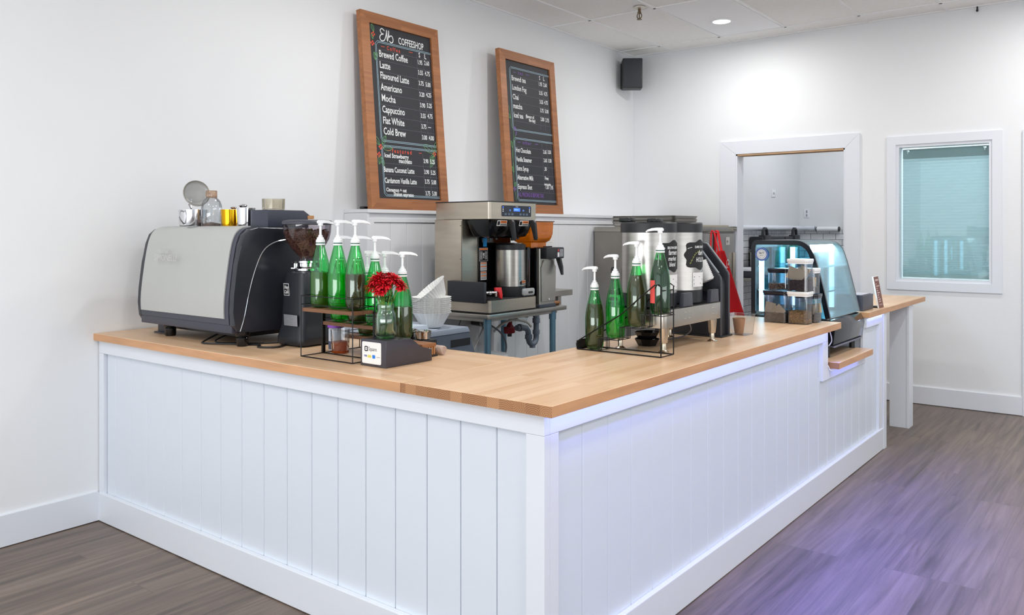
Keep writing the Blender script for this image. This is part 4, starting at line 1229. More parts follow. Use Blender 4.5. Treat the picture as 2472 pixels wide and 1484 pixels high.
m.tube([(X0 - 0.003, 2.164, 0.908), (X1 + 0.003, 2.164, 0.908)], 0.0025, 6)
m.build('wire_frame', WIRE, t)

# wire step rack
t = thing('step_rack', 'black wire step rack holding four bottles near the bar edge', 'rack', (-1.70, 2.96, 0.905))
ya, yb = 2.886, 2.992
m = MB(); m.tube([(-1.905, ya, 0.908), (-1.517, ya, 0.908), (-1.517, yb, 0.908), (-1.905, yb, 0.908)], 0.0026, 8, closed=True); m.build('base_wire', WIRE, t)
m = MB()
for y in (ya, yb):
    m.tube([(-1.905, y, 0.908), (-1.908, y, 0.930), (-1.895, y, 0.945), (-1.70, y, 1.060), (-1.545, y, 1.186), (-1.530, y, 1.188), (-1.517, y, 1.18), (-1.517, y, 0.908)], 0.0026, 8)
m.tube([(-1.517, ya, 1.165), (-1.517, yb, 1.165)], 0.0026, 6); m.tube([(-1.517, ya, 1.075), (-1.517, yb, 1.075)], 0.0026, 6)
m.tube([(-1.896, ya, 0.945), (-1.896, yb, 0.945)], 0.0026, 6)
m.build('side_wire', WIRE, t)
m = MB(); m.box(-1.9085, -1.9045, ya, yb, 0.909, 0.942); m.build('front_plate', BLACKP, t, smooth=False)
xs_ = [-1.905, -1.806, -1.706, -1.604, -1.505]
zs_ = [0.906, 0.957, 1.011, 1.066]
for k in range(4):
    m = MB()
    xa, xb, z = xs_[k] + 0.006, xs_[k + 1] - 0.006, zs_[k]
    for y in (ya + 0.004, yb - 0.004): m.tube([(xa, y, z), (xb, y, z)], 0.0017, 6)
    for x in (xa, (xa + xb) / 2, xb): m.tube([(x, ya + 0.002, z), (x, yb - 0.002, z)], 0.0017, 6)
    if k < 3:
        for j in range(3): m.tube([(xb + 0.004, ya + 0.010 + 0.012 * j, z), (xb + 0.004, ya + 0.010 + 0.012 * j, zs_[k + 1])], 0.0017, 6)
        for j in range(3): m.tube([(xb + 0.004, yb - 0.010 - 0.012 * j, z), (xb + 0.004, yb - 0.010 - 0.012 * j, zs_[k + 1])], 0.0017, 6)
    else:
        for j in range(4): m.tube([(xa + 0.014 + 0.018 * j, yb - 0.003, z), (xa + 0.014 + 0.018 * j, yb - 0.003, z + 0.10)], 0.0017, 6)
        for j in range(4): m.tube([(xa + 0.014 + 0.018 * j, ya + 0.003, z), (xa + 0.014 + 0.018 * j, ya + 0.003, z + 0.04)], 0.0017, 6)
    m.build('step', WIRE, t)

# =================================================================== CARD READER STAND, FLOWERS
t = thing('payment_stand', 'dark glossy payment terminal stand with a white card sticker under the flower jar', 'payment terminal', (-2.25, 2.18, 0.905))
TERM = mat('terminal_plastic', (58, 56, 64), 0.25)
m = MB(); pr = [(2.060, 0.9055), (2.060, 0.998), (2.064, 1.003), (2.185, 1.001), (2.200, 0.992), (2.235, 0.962), (2.300, 0.951), (2.300, 0.9055)]
m.prism(pr, 'x', -2.313, -2.178, bev=0.004); m.build('housing', TERM, t)
m = MB(); sx0, sx1, sz0, sz1 = -2.302, -2.202, 0.915, 0.994
m.prism(rrect(sx0, sx1, sz0, sz1, 0.006), 'y', 2.0588, 2.0602, 0)
fx, fz = (1, 0, 0), (0, 0, 1)
Oq = lambda u, v: (sx0 + u * 0.100, 2.0588, sz0 + v * 0.079)
def flat(mm, u0, u1, v0, v1, mi, lift=0.0004, r=0.0015):
    a, b = Oq(u0, v0), Oq(u1, v1)
    P = rrect(a[0], b[0], a[2], b[2], r, 3)
    f = mm.bm.faces.new([mm.bm.verts.new((x, 2.0588 - lift, z)) for x, z in P]); f.material_index = mi
flat(m, 0.13, 0.31, 0.56, 0.80, 1, 0.0003, 0.004); flat(m, 0.17, 0.27, 0.61, 0.75, 0, 0.0005, 0.002); flat(m, 0.200, 0.240, 0.655, 0.705, 1, 0.0007, 0.0008)
m.text('Square', 0.0205, Oq(0.34, 0.60), fx, fz, 0.0004, 1, sx=0.78)
m.text('VISA', 0.0095, Oq(0.10, 0.31), fx, fz, 0.0004, 2, sx=0.9, shear=0.2, off=0.0003)
flat(m, 0.55, 0.70, 0.26, 0.42, 3, 0.0004, 0.001)
for cxx in (0.35, 0.44):
    a = Oq(cxx, 0.34); f = m.bm.faces.new([m.bm.verts.new((a[0] + 0.0055 * math.cos(k * 0.5236), 2.0584 - cxx * 0.0002, a[2] + 0.0055 * math.sin(k * 0.5236))) for k in range(12)]); f.material_index = 4
flat(m, 0.78, 0.84, 0.32, 0.345, 5); flat(m, 0.87, 0.93, 0.32, 0.345, 5)
m.build('payment_sticker', [LABELW, INK, mat('card_blue', (30, 60, 150), 0.5), mat('card_azure', (30, 120, 215), 0.5), mat('card_yellow', (214, 208, 90), 0.5), mat('card_grey', (150, 150, 155), 0.5)], t, smooth=False, label='white sticker with payment card logos')

J = (-2.252, 2.128, 1.0032)
t = thing('flower_jar', 'clear ribbed glass jar of green stems on the payment stand', 'jar', J)
m = MB(); m.lathe([(0, 0.002), (0.028, 0.0005), (0.034, 0.004), (0.0395, 0.016), (0.0400, 0.070), (0.0385, 0.088), (0.0325, 0.100), (0.0305, 0.106), (0.0325, 0.110), (0.0315, 0.114), (0.0325, 0.118), (0.0315, 0.124), (0.0295, 0.124), (0.0285, 0.104), (0.036, 0.086), (0.0365, 0.018), (0.030, 0.008), (0, 0.008)], J, 40, flute=(10, 0.012)); m.build('glass', thin_glass('jar_glass', (232, 244, 236), 0.2), t, ang=60)
m = MB(); m.lathe([(0, 0.009), (0.030, 0.009), (0.0355, 0.02), (0.0355, 0.072), (0, 0.072)], J); m.build('water', thin_glass('jar_water', (196, 228, 160), 0.05, 0.02, 0.16, (120, 170, 60)), t)
STEM = mat('stem_green', (110, 148, 62), 0.5, noise=(30, 0.2)); LEAFM = mat('leaf_green', (62, 110, 40), 0.55, noise=(40, 0.25))
PETAL = mat('crimson_petal', (206, 14, 34), 0.55, noise=(60, 0.25))
GRP = 'red chrysanthemums in the glass jar'
FL = [(-0.034, -0.024, 0.190, 0.033, 'lowest-left'), (-0.012, -0.034, 0.212, 0.032, 'front upper'), (0.016, -0.038, 0.196, 0.031, 'front centre'), (0.036, -0.006, 0.212, 0.031, 'upper right'), (0.050, 0.012, 0.192, 0.028, 'far right'), (-0.028, 0.012, 0.216, 0.032, 'back left'), (0.006, 0.020, 0.218, 0.032, 'back'), (0.006, -0.040, 0.176, 0.028, 'lowest front')]
def petal(m, c, d, up, L, w_):
    d = d.normalized(); s_ = d.cross(up)
    if s_.length < 1e-3: s_ = d.orthogonal()
    s_.normalize(); u = s_.cross(d)
    pts = []
    prof_ = [(0.0, 0.25), (0.4, 0.8), (0.75, 1.0), (0.93, 0.6), (1.0, 0.05)]
    A = []
    for f, ww in prof_:
        mid = c + d * L * f + u * (L * 0.22 * math.sin(f * 2.6) - L * 0.05)
        A.append((m.bm.verts.new(mid - s_ * w_ * ww + u * w_ * 0.35 * ww), m.bm.verts.new(mid), m.bm.verts.new(mid + s_ * w_ * ww + u * w_ * 0.35 * ww)))
    for a, b in zip(A, A[1:]):
        m.bm.faces.new((a[0], a[1], b[1], b[0])); m.bm.faces.new((a[1], a[2], b[2], b[1]))
names_ = {0: 'crimson bloom at the lower left of the bouquet', 1: 'crimson bloom at the top left front of the bouquet', 2: 'crimson bloom at the centre front of the bouquet', 3: 'crimson bloom at the top right of the bouquet', 4: 'crimson bloom at the outer right of the bouquet', 5: 'crimson bloom at the top left back of the bouquet', 6: 'crimson bloom at the top middle back of the bouquet', 7: 'crimson bloom hanging lowest in the middle of the bouquet'}
for k, (dx, dy, dz, r_, _) in enumerate(FL):
    # offsets are along camera-neutral world axes
    c = Vector((J[0] + dx, J[1] + dy * 0.7 + dx * 0.3, J[2] + dz))
    t = thing('chrysanthemum', names_[k], 'flower', (J[0], J[1], J[2] + 0.02), GRP)
    ax = (c - Vector((J[0], J[1], J[2] + 0.12))).normalized()
    m = MB()
    for layer, (el, n_, LL) in enumerate(((-20, 18, 1.0), (2, 20, 1.05), (22, 18, 0.95), (42, 14, 0.8), (62, 10, 0.65), (78, 6, 0.5))):
        for i in range(n_):
            a = 2 * math.pi * (i + 0.5 * layer + random.uniform(-.2, .2)) / n_
            e = R(el + random.uniform(-9, 9))
            o1 = ax.orthogonal().normalized(); o2 = ax.cross(o1)
            d = (o1 * math.cos(a) + o2 * math.sin(a)) * math.cos(e) + ax * math.sin(e)
            petal(m, c, d, ax, r_ * LL * random.uniform(0.9, 1.35), 0.0044)
    m.build('bloom', PETAL, t, ang=70)
    m = MB(); b0 = Vector((J[0] - dx * 0.45, J[1] - dy * 0.45, J[2] + 0.014))
    mid = Vector((J[0] + dx * 0.25, J[1] + dy * 0.25, J[2] + 0.10))
    m.tube(smoothpts([b0, mid, c - ax * 0.002], 6), 0.0022, 6)
    m.ball(c - ax * 0.004, 0.008, (1, 1, 0.8), 2); m.build('stem', STEM, t)
    m = MB()
    for q in range(12):
        f = random.uniform(-0.2, 0.85); p = mid.lerp(c, f) if f > 0 else b0.lerp(mid, 1 + f)
        if p.z < J[2] + 0.125 and f > 0: p.z = J[2] + 0.13
        a = random.uniform(0, 6.28); d = Vector((math.cos(a), math.sin(a), random.uniform(0.3, 1.1)))
        petal(m, p, d, Vector((0, 0, 1)), random.uniform(0.018, 0.034), 0.0050)
    for q in range(16):
        p = b0.lerp(mid, random.uniform(0.1, 0.8)); a = random.uniform(0, 6.28)
        petal(m, p, Vector((math.cos(a) * .5, math.sin(a) * .5, 0.8)), Vector((0, 0, 1)), random.uniform(0.02, 0.034), 0.006)
    m.build('leaves', LEAFM, t, ang=70)

# things round the rack and behind the terminal
t = thing('wooden_brush', 'brown wooden brush with stiff bristles behind the payment stand', 'brush', (-2.30, 2.40, 0.905))
m = MB(); m.box(-2.367, -2.242, 2.312, 2.392, 0.943, 0.958, 0.004); m.build('back', mat('brush_wood', (150, 100, 60), 0.55, noise=(20, 0.2)), t)
m = MB()
for i in range(13):
    for j in range(6): m.box(-2.364 + i * 0.0095, -2.358 + i * 0.0095, 2.316 + j * 0.0125, 2.323 + j * 0.0125, 0.9125, 0.9432)
m.build('bristles', mat('tan_bristle', (182, 128, 78), 0.8), t, smooth=False)
m = MB(); m.box(-2.37, -2.238, 2.307, 2.396, 0.9055, 0.9122, 0.002); solo('black_tray', m, BLACKP, 'shallow black tray under the wooden brush', 'tray')
STB = mat('basket_steel', (210, 205, 198), 0.12, 1.0)
for i, (x, y, z, lb) in enumerate(((-2.497, 2.495, 0.9458, 'steel portafilter basket left of its twin behind the payment stand'), (-2.414, 2.495, 0.9458, 'steel portafilter basket nearest the rolled cloth'))):
    t = thing('portafilter_basket', lb, 'coffee basket', (x, y, z), 'steel baskets behind the payment stand')
    m = MB(); m.lathe([(0, 0), (0.026, 0.0), (0.030, 0.004), (0.033, 0.032), (0.036, 0.034), (0.036, 0.036), (0.032, 0.0355), (0.029, 0.006), (0, 0.003)], (x, y, z)); m.build('cup', STB, t)
    m = MB(); m.tube([(x - 0.034, y - 0.004, z + 0.030), (x - 0.08, y - 0.012, z + 0.026)], 0.004, 8); m.build('lug', STB, t)
m = MB(); m.box(-2.537, -2.375, 2.452, 2.538, 0.9055, 0.9455, 0.004)
solo('tamping_mat', m, BLACKP, 'black tamping mat under the steel baskets', 'mat')
t = thing('rolled_cloth', 'beige rolled cloth lying by the inner edge of the short counter', 'cloth', (-2.22, 2.47, 0.905))
m = MB()
P = [(-2.335 + 0.0125 * q, 2.423 + 0.0006 * q, 0.9245) for q in range(9)]
m.tube(P, [0.0185, 0.018, 0.0175, 0.018, 0.0185, 0.018, 0.0178, 0.0182, 0.017], 14)
sp_ = [Vector((-2.2338, 2.4278 + (0.0150 - 0.00035 * q) * math.cos(q * 0.5), 0.9245 + (0.0150 - 0.00035 * q) * math.sin(q * 0.5))) for q in range(36)]
m.tube(sp_, 0.0016, 6)
m.build('roll', mat('beige_towel', (204, 182, 170), 0.95, noise=(80, 0.12), bump=(160, 0.6)), t)
t = thing('milk_bottle', 'white bottle with a violet lid standing between grinder and wooden rack', 'bottle', (-2.60, 2.36, 0.905))
c = (-2.690, 2.262, 0.906)
m = MB(); m.lathe([(0, 0), (0.029, 0), (0.030, 0.004), (0.030, 0.085), (0.027, 0.092), (0, 0.092)], c); m.lathe([(0.0303, 0.004), (0.0308, 0.036), (0.0303, 0.037)], c, mi=1); m.build('body', [mat('milky_plastic', (196, 204, 216), 0.4), mat('slate_band', (70, 78, 104), 0.5)], t)
m = MB(); m.lathe([(0.030, 0.0925), (0.034, 0.0925), (0.034, 0.106), (0, 0.108)], c); m.build('lid', mat('violet_lid', (140, 70, 190), 0.45), t)
m = MB(); c = (-2.605, 2.213, 0.906); m.lathe([(0, 0), (0.032, 0), (0.034, 0.004), (0.036, 0.045), (0, 0.045)], c)
t = thing('syrup_tub', 'clear tub of orange syrup seen through the wooden rack', 'tub', c)
m.build('syrup', liquid_mat('orange_syrup', (216, 96, 30), 0.7), t)
m = MB(); m.lathe([(0.0335, 0.0), (0.0375, 0.05), (0.039, 0.095), (0.041, 0.097)], c); m.build('wall', PLASTIC, t)
t = thing('black_pitcher', 'black pitcher half hidden behind the wooden rack', 'pitcher', (-2.52, 2.43, 0.905))
m = MB(); m.lathe([(0, 0), (0.04, 0), (0.043, 0.01), (0.046, 0.09), (0.044, 0.09), (0.04, 0.012), (0, 0.01)], (-2.62, 2.505, 0.906)); m.build('body', BLACKG, t)
m = MB(); m.tube(smoothpts([(-2.577, 2.505, 0.985), (-2.552, 2.505, 0.985), (-2.552, 2.505, 0.93), (-2.579, 2.505, 0.925)], 5), 0.005, 8); m.build('handle', BLACKG, t)

# =================================================================== STEEL TABLE, BREWER, GRINDER
t = thing('steel_table', 'stainless steel work table on tube legs under the coffee brewer', 'table', (-3.5, 4.3, 0))
TT = 0.887
m = MB(); m.prism(rrect(-3.835, -3.190, 3.862, 4.715, 0.02, 3), 'z', TT - 0.028, TT, bev=0.003)
m.prism([(-3.83, TT - 0.001), (-3.835, TT + 0.085), (-3.842, TT + 0.085), (-3.845, TT - 0.001)], 'y', 3.87, 4.70)
m.build('tabletop', STEELV, t, ang=40)
m = MB(); m.box(-3.79, -3.24, 3.91, 4.66, TT - 0.05, TT - 0.029); m.build('apron', STEELV, t, smooth=False)
for x, y in ((-3.25, 3.925), (-3.25, 4.620), (-3.77, 3.925), (-3.755, 4.730 - 0.01)):
    m = MB(); m.cyl((x, y, 0.0), (x, y, TT - 0.045), 0.0205, seg=20); m.cyl((x, y, TT - 0.09), (x, y, TT - 0.03), 0.0245, seg=20); m.cyl((x, y, 0.0), (x, y, 0.03), 0.025, seg=20); m.build('leg', GALV, t)
t = thing('steel_shelf', 'folded steel wall shelf edge beyond the work table', 'shelf', (-3.6, 5.1, 0))
m = MB(); m.box(-3.864, -3.52, 4.80, 5.27, 0.908, 0.952, 0.003); m.box(-3.864, -3.55, 5.12, 5.16, 0.84, 0.908); m.build('rim', STEELV, t, smooth=False)
t = thing('scrub_brush', 'brown scrubbing brush lying at the end of the steel table', 'brush', (-3.3, 4.66, TT))
m = MB(); m.box(-3.34, -3.24, 4.63, 4.70, TT + 0.012, TT + 0.028, 0.004); m.build('back', mat('brush_wood', (150, 100, 60), 0.55), t)
m = MB()
for i in range(9):
    for j in range(5): m.box(-3.336 + i * 0.0105, -3.330 + i * 0.0105, 4.634 + j * 0.013, 4.641 + j * 0.013, TT + 0.0005, TT + 0.0125)
m.build('bristles', mat('dark_bristle', (96, 60, 40), 0.8), t, smooth=False)

BX0, BX1, BY0, BY1, BZ0 = -3.660, -3.200, 3.886, 4.374, TT + 0.004
STB2 = mat('brewer_steel', (198, 188, 172), 0.32, 1.0, noise=(4, 0.08, (1, 1, 6)))
t = thing('coffee_brewer', 'twin stainless steel coffee brewer with blue display on the steel table', 'coffee brewer', (-3.43, 4.13, TT))
m = MB(); m.prism(rrect(BX0, BX1, BY0, BY1, 0.022, 4), 'z', BZ0 + 0.006, BZ0 + 0.080); m.build('base', STB2, t, ang=40)
m = MB(); m.box(BX0 + 0.02, BX1 - 0.02, BY0 + 0.02, BY1 - 0.02, TT + 0.0005, BZ0 + 0.006); m.build('plinth', BLACKP, t, smooth=False)
m = MB(); m.box(-3.43, BX1 + -0.012, BY0 + 0.015, BY1 - 0.015, BZ0 + 0.0805, BZ0 + 0.086, 0.002); m.build('drip_tray', BLACKP, t)
m = MB(); m.box(BX0, -3.425, BY0 + 0.002, BY1 - 0.002, BZ0 + 0.08, 1.468, 0.004); m.build('tank_body', STB2, t, ang=40)
m = MB(); m.box(-3.4245, -3.418, BY0 + 0.155, BY1 - 0.004, BZ0 + 0.09, 1.46); m.build('splash_panel', BLACKG, t, smooth=False)
m = MB(); m.prism(rrect(BX0, BX1, BY0, BY1, 0.024, 5), 'z', 1.470, 1.574); m.build('head', STB2, t, ang=40)
m = MB(); m.prism(rrect(BX0 - 0.002, BX1 + 0.002, BY0 - 0.002, BY1 + 0.002, 0.024, 5), 'z', 1.5745, 1.581); m.build('top_rim', BLACKP, t, ang=40)
m = MB(); m.box(-3.43, -3.4275, BY0 - 0.0008, BY0 + 0.003, 0.98, 1.46); 
for z in (1.02, 1.22, 1.43): m.cyl((-3.438, BY0 - 0.0016, z), (-3.438, BY0 + 0.002, z), 0.003, seg=8)
m.build('seam_screws', mat('seam_grey', (120, 114, 106), 0.4, 0.8), t, smooth=False)
# control panel
m = MB(); px_ = BX1 + 0.0012
P = rrect(4.000, 4.306, 1.4875, 1.556, 0.008, 4); m.prism(P, 'x', BX1 - 0.001, px_)
def pan(mm, y0, y1, z0, z1, mi, r=0.002, lift=0.0005):
    f = mm.bm.faces.new([mm.bm.verts.new((px_ + lift, y, z)) for y, z in rrect(y0, y1, z0, z1, r, 3)]); f.material_index = mi
pan(m, 4.121, 4.188, 1.5205, 1.5405, 1)
m.text('BREWING', 0.010, (px_, 4.127, 1.5275), (0, 1, 0), (0, 0, 1), 0.0010, 4, sx=0.9)
m.text('BUNN', 0.009, (px_, 4.142, 1.5455), (0, 1, 0), (0, 0, 1), 0.0008, 2, sx=1.0)
for y0, n_ in ((4.030, 3), (4.182, 3)):
    for k in range(3): pan(m, y0 + k * 0.034, y0 + k * 0.034 + 0.021, 1.4955, 1.5085, 3)
for yy in (4.085, 4.222): pan(m, yy - 0.010, yy + 0.010, 1.520, 1.5335, 3, 0.006); pan(m, yy - 0.004, yy + 0.004, 1.523, 1.5305, 1, 0.003, 0.001)
for yy in (4.014, 4.288):
    for k in range(3): pan(m, yy - 0.005, yy + 0.005, 1.516 + 0.0125 * k, 1.5235 + 0.0125 * k, 2 if k < 2 else 5, 0.003)
m.build('control_panel', [mat('panel_navy', (28, 34, 50), 0.25), mat('blue_display', (60, 110, 235), 0.3, emit=((50, 100, 240), 1.6)), mat('panel_white', (230, 235, 240), 0.4), mat('panel_key', (86, 104, 120), 0.4), mat('display_text', (150, 200, 255), 0.4, emit=((150, 200, 255), 1.5)), mat('panel_blue_led', (60, 90, 220), 0.3, emit=((70, 110, 255), 2))], t, smooth=False)
# funnels
def stickers(mm, y0, z0, wy, hz, x, kind=0, dy=0.0):
    def q(a, b, c, d, mi, l=0.0006): mm.quad([(x + l, y0 + a * wy, z0 + c * hz), (x + l, y0 + b * wy, z0 + c * hz), (x + l + dy, y0 + b * wy, z0 + d * hz), (x + l + dy, y0 + a * wy, z0 + d * hz)], mi)
    q(0, 1, 0, 1, 1)
    if kind == 0:
        q(0.34, 0.97, 0.5, 0.93, 2, 0.0009); q(0.34, 0.97, 0.06, 0.44, 3, 0.0009); q(0.05, 0.30, 0.15, 0.85, 4, 0.0009)
        for k in range(3): q(0.38, 0.92, 0.12 + 0.1 * k, 0.16 + 0.1 * k, 4, 0.0012)
        q(0.42, 0.9, 0.66, 0.76, 4, 0.0012)
    elif kind == 1:
        q(0.03, 0.97, 0.84, 0.97, 2, 0.0009); q(0.03, 0.97, 0.03, 0.82, 4, 0.0009)
        for k in range(7): q(0.08, 0.36, 0.14 + 0.09 * k, 0.18 + 0.09 * k, 1, 0.0012); q(0.64, 0.92, 0.14 + 0.09 * k, 0.18 + 0.09 * k, 1, 0.0012)
        q(0.42, 0.58, 0.40, 0.62, 1, 0.0012); q(0.45, 0.55, 0.22, 0.36, 1, 0.0012)
    else:
        q(0.03, 0.97, 0.82, 0.95, 2, 0.0009); q(0.03, 0.97, 0.42, 0.54, 2, 0.0009)
        for k in range(3): q(0.08, 0.9, 0.60 + 0.07 * k, 0.63 + 0.07 * k, 3 if kind == 2 else 4, 0.0012); q(0.08, 0.9, 0.12 + 0.09 * k, 0.16 + 0.09 * k, 3 if kind == 2 else 4, 0.0012)
    return mm
STK = [BLACKG, LABELW, ORANGE, mat('label_grey', (150, 150, 148), 0.5), INK]
for k, (cy_, lbx) in enumerate(((4.018, 0), (4.243, 0))):
    m = MB()
    secs = []
    for z, w_, dx in ((1.466, 0.098, 0.125), (1.452, 0.098, 0.122), (1.425, 0.090, 0.115), (1.385, 0.078, 0.100), (1.362, 0.066, 0.085), (1.352, 0.040, 0.05)):
        secs.append([Vector((-3.315 + x, cy_ + y, z)) for x, y in rrect(-dx, dx * 0.98, -w_, w_, 0.045 * w_ / 0.098, 5)])
    loft(m, secs[::-1])
    fn = m.build('brew_funnel', BLACKG, t, ang=40)
    m = MB(); m.cyl((-3.30, cy_ + 0.0, 1.334), (-3.30, cy_, 1.353), 0.014); m.cyl((-3.28, cy_ + 0.03, 1.342), (-3.28, cy_ + 0.03, 1.354), 0.008); m.build('outlet', BLACKG, fn)
    m = MB(); m.prism([(-3.196, 1.466), (-3.165, 1.468), (-3.150, 1.452), (-3.138, 1.352), (-3.142, 1.338), (-3.158, 1.338), (-3.178, 1.43), (-3.200, 1.445)], 'y', cy_ + 0.035, cy_ + 0.057, bev=0.004); m.build('handle', BLACKP, fn)
    m = MB(); stickers(m, cy_ - 0.070, 1.428, 0.098, 0.034, -3.1945, 0, -0.0); 
    for v in m.bm.verts: v.co.x = -3.1895 - (1.466 - v.co.z) * 0.22 + (v.co.x + 3.1945)
    m.build('warning_label', STK, fn, smooth=False)
for k, (y0, z0, wy, hz, kd) in enumerate(((4.045, 1.203, 0.085, 0.085, 1), (4.055, 1.142, 0.064, 0.055, 2), (4.057, 1.082, 0.060, 0.055, 3))):
    m = MB(); stickers(m, y0, z0, wy, hz, -3.4175, kd); m.build('warning_sticker', STK, t, smooth=False)
m = MB(); m.box(-3.40, -3.397, 4.062, 4.096, 1.296, 1.352, 0.001); m.box(-3.418, -3.397, 4.075, 4.082, 1.346, 1.352); m.build('blue_tag', mat('blue_tag', (40, 150, 220), 0.5), t, smooth=False)
m = MB(); m.box(-3.522, -3.222, BY0 - 0.028, BY0 - 0.004, 0.955, 1.084, 0.003); m.build('black_shield', mat('shield_black', (40, 41, 48), 0.4), t)
m = MB(); m.cyl((-3.23, BY0 + 0.0, 1.02), (-3.20, BY0 + 0.06, 1.02), 0.009); m.ball((-3.215, BY0 + 0.022, 1.018), 0.014); m.cyl((-3.20, BY0 + 0.06, 1.028), (-3.20, BY0 + 0.06, 0.995), 0.008); m.build('tap', CHROME, t)
m = MB(); m.prism([(BY0 + 0.045, 1.050), (BY0 + 0.105, 1.048), (BY0 + 0.118, 1.0), (BY0 + 0.112, 0.975), (BY0 + 0.092, 0.985), (BY0 + 0.082, 1.022), (BY0 + 0.05, 1.030)], 'x', -3.206, -3.192, bev=0.003); m.build('tap_lever', mat('red_lever', (220, 40, 44), 0.4), t)
for x, y in ((BX0 + 0.05, BY0 + 0.05), (BX1 - 0.05, BY0 + 0.05)): pass

t = thing('thermal_server', 'steel and black thermal coffee server under the brewer funnels', 'coffee server', (-3.30, 4.21, 0.975))
S = (-3.305, 4.225, BZ0 + 0.0865)
def server(t, S, r, h0, h1, h2, sight=None):
    m = MB(); m.lathe([(0, 0.0), (r * 0.98, 0.0), (r * 1.02, 0.008), (r * 1.02, h0 - 0.002), (0, h0 - 0.002)], S, 40); m.build('base_ring', BLACKP, t)
    m = MB(); m.lathe([(0, h0), (r, h0), (r, h1), (0, h1)], S, 48); m.build('steel_body', STEEL, t)
    m = MB(); m.lathe([(0, h1 + 0.001), (r * 1.01, h1 + 0.001), (r * 1.01, h2 - 0.012), (r * 0.85, h2 - 0.006), (r * 0.8, h2), (0, h2)], S, 40); m.build('lid', BLACKP, t)
server(t, S, 0.098, 0.065, 0.298, 0.342)
m = MB(); m.prism([(4.286, 1.03), (4.318, 1.035), (4.322, 1.275), (4.312, 1.292), (4.288, 1.292)], 'x', -3.255, -3.215, bev=0.004); m.build('sight_gauge', BLACKG, t)
m = MB(); m.cyl((-3.2145, 4.306, 1.07), (-3.2145, 4.306, 1.21), 0.0035); m.build('gauge_tube', mat('coffee_brown', (60, 30, 18), 0.2), t)
m = MB(); m.prism(rrect(4.215, 4.342, S[2] + 0.004, S[2] + 0.050, 0.014, 4), 'x', -3.215, -3.196, bev=0.003); m.build('drip_handle', mat('silver_plastic', (190, 190, 188), 0.3, 0.5), t)
m = MB(); m.prism(rrect(4.272, 4.322, S[2] + 0.016, S[2] + 0.030, 0.006, 4), 'x', -3.1965, -3.1955); m.build('drip_slot', BLACKG, t, smooth=False)
m = MB(); stickers(m, 4.195, S[2] + 0.072, 0.066, 0.030, S[0] + 0.0985, 0)
for v in m.bm.verts:
    a = (v.co.y - 4.225) / 0.098; v.co = Vector((S[0] + (v.co.x - S[0] + 0.0015) * math.cos(a), 4.225 + (v.co.x - S[0] + 0.0015) * math.sin(a), v.co.z))
m.build('warning_label', STK, t, smooth=False)

t = thing('bulk_coffee_grinder', 'steel coffee grinder with an orange hopper beside the brewer', 'coffee grinder', (-3.33, 4.50, TT))
m = MB(); m.prism(rrect(-3.50, -3.215, 4.425, 4.600, 0.01, 3), 'z', TT + 0.022, TT + 0.392); m.build('body', STEELV, t, ang=40)
m = MB(); m.box(-3.505, -3.235, 4.412, 4.4245, TT + 0.03, TT + 0.40, 0.006); m.build('side_cover', BLACKG, t)
m = MB(); m.box(-3.51, -3.21, 4.415, 4.605, TT + 0.0005, TT + 0.0215, 0.003); m.build('base', mat('slate_base', (56, 60, 72), 0.5), t)
m = MB(); m.prism([(4.43, TT + 0.27), (4.60, TT + 0.27), (4.595, TT + 0.05), (4.588, TT + 0.04), (4.437, TT + 0.04)], 'x', -3.2148, -3.208, bev=0.002); m.prism([(4.432, TT + 0.268), (4.460, TT + 0.315), (4.56, TT + 0.315), (4.598, TT + 0.268)], 'x', -3.214, -3.207); m.build('front_plate', STEELV, t, smooth=False)
m = MB(); m.box(-3.40, -3.165, 4.432, 4.634, TT + 0.325, TT + 0.400, 0.006); m.build('grind_head', BLACKP, t)
m = MB(); m.quad([(-3.1642, 4.55, TT + 0.332), (-3.1642, 4.632, TT + 0.332), (-3.1642, 4.632, TT + 0.392), (-3.1642, 4.55, TT + 0.392)]); 
m.quad([(-3.1636, 4.556, TT + 0.336), (-3.1636, 4.576, TT + 0.336), (-3.1636, 4.576, TT + 0.366), (-3.1636, 4.556, TT + 0.366)], 1); m.quad([(-3.1636, 4.559, TT + 0.372), (-3.1636, 4.573, TT + 0.372), (-3.1636, 4.573, TT + 0.386), (-3.1636, 4.559, TT + 0.386)], 2)
for k in range(6): m.quad([(-3.1636, 4.583, TT + 0.340 + 0.0085 * k), (-3.1636, 4.622, TT + 0.340 + 0.0085 * k), (-3.1636, 4.622, TT + 0.343 + 0.0085 * k), (-3.1636, 4.583, TT + 0.343 + 0.0085 * k)], 1)
m.build('head_label', [DARKG, LABELW, mat('label_red', (200, 50, 44), 0.5)], t, smooth=False)
m = MB(); m.prism([(-3.20, TT + 0.325), (-3.165, TT + 0.325), (-3.150, TT + 0.27), (-3.148, TT + 0.215), (-3.158, TT + 0.215), (-3.178, TT + 0.27)], 'y', 4.585, 4.605, bev=0.003); m.build('dispense_lever', BLACKP, t)
m = MB()
for k in range(9): m.cyl((-3.25 + 0.0, 4.52 + 0.011 * k, TT + 0.400), (-3.25, 4.52 + 0.011 * k, TT + 0.407), 0.0045, seg=8)
m.build('vent_studs', BLACKP, t)
m = MB(); m.cyl((-3.2075, 4.515, TT + 0.055), (-3.203, 4.515, TT + 0.055), 0.007); m.build('screw', CHROME, t)
OC = (-3.315, 4.470)
AMB = thin_glass('amber_hopper', (255, 190, 80), 0.14, 0.04, 0.5, (255, 150, 20))
m = MB()
secs = []
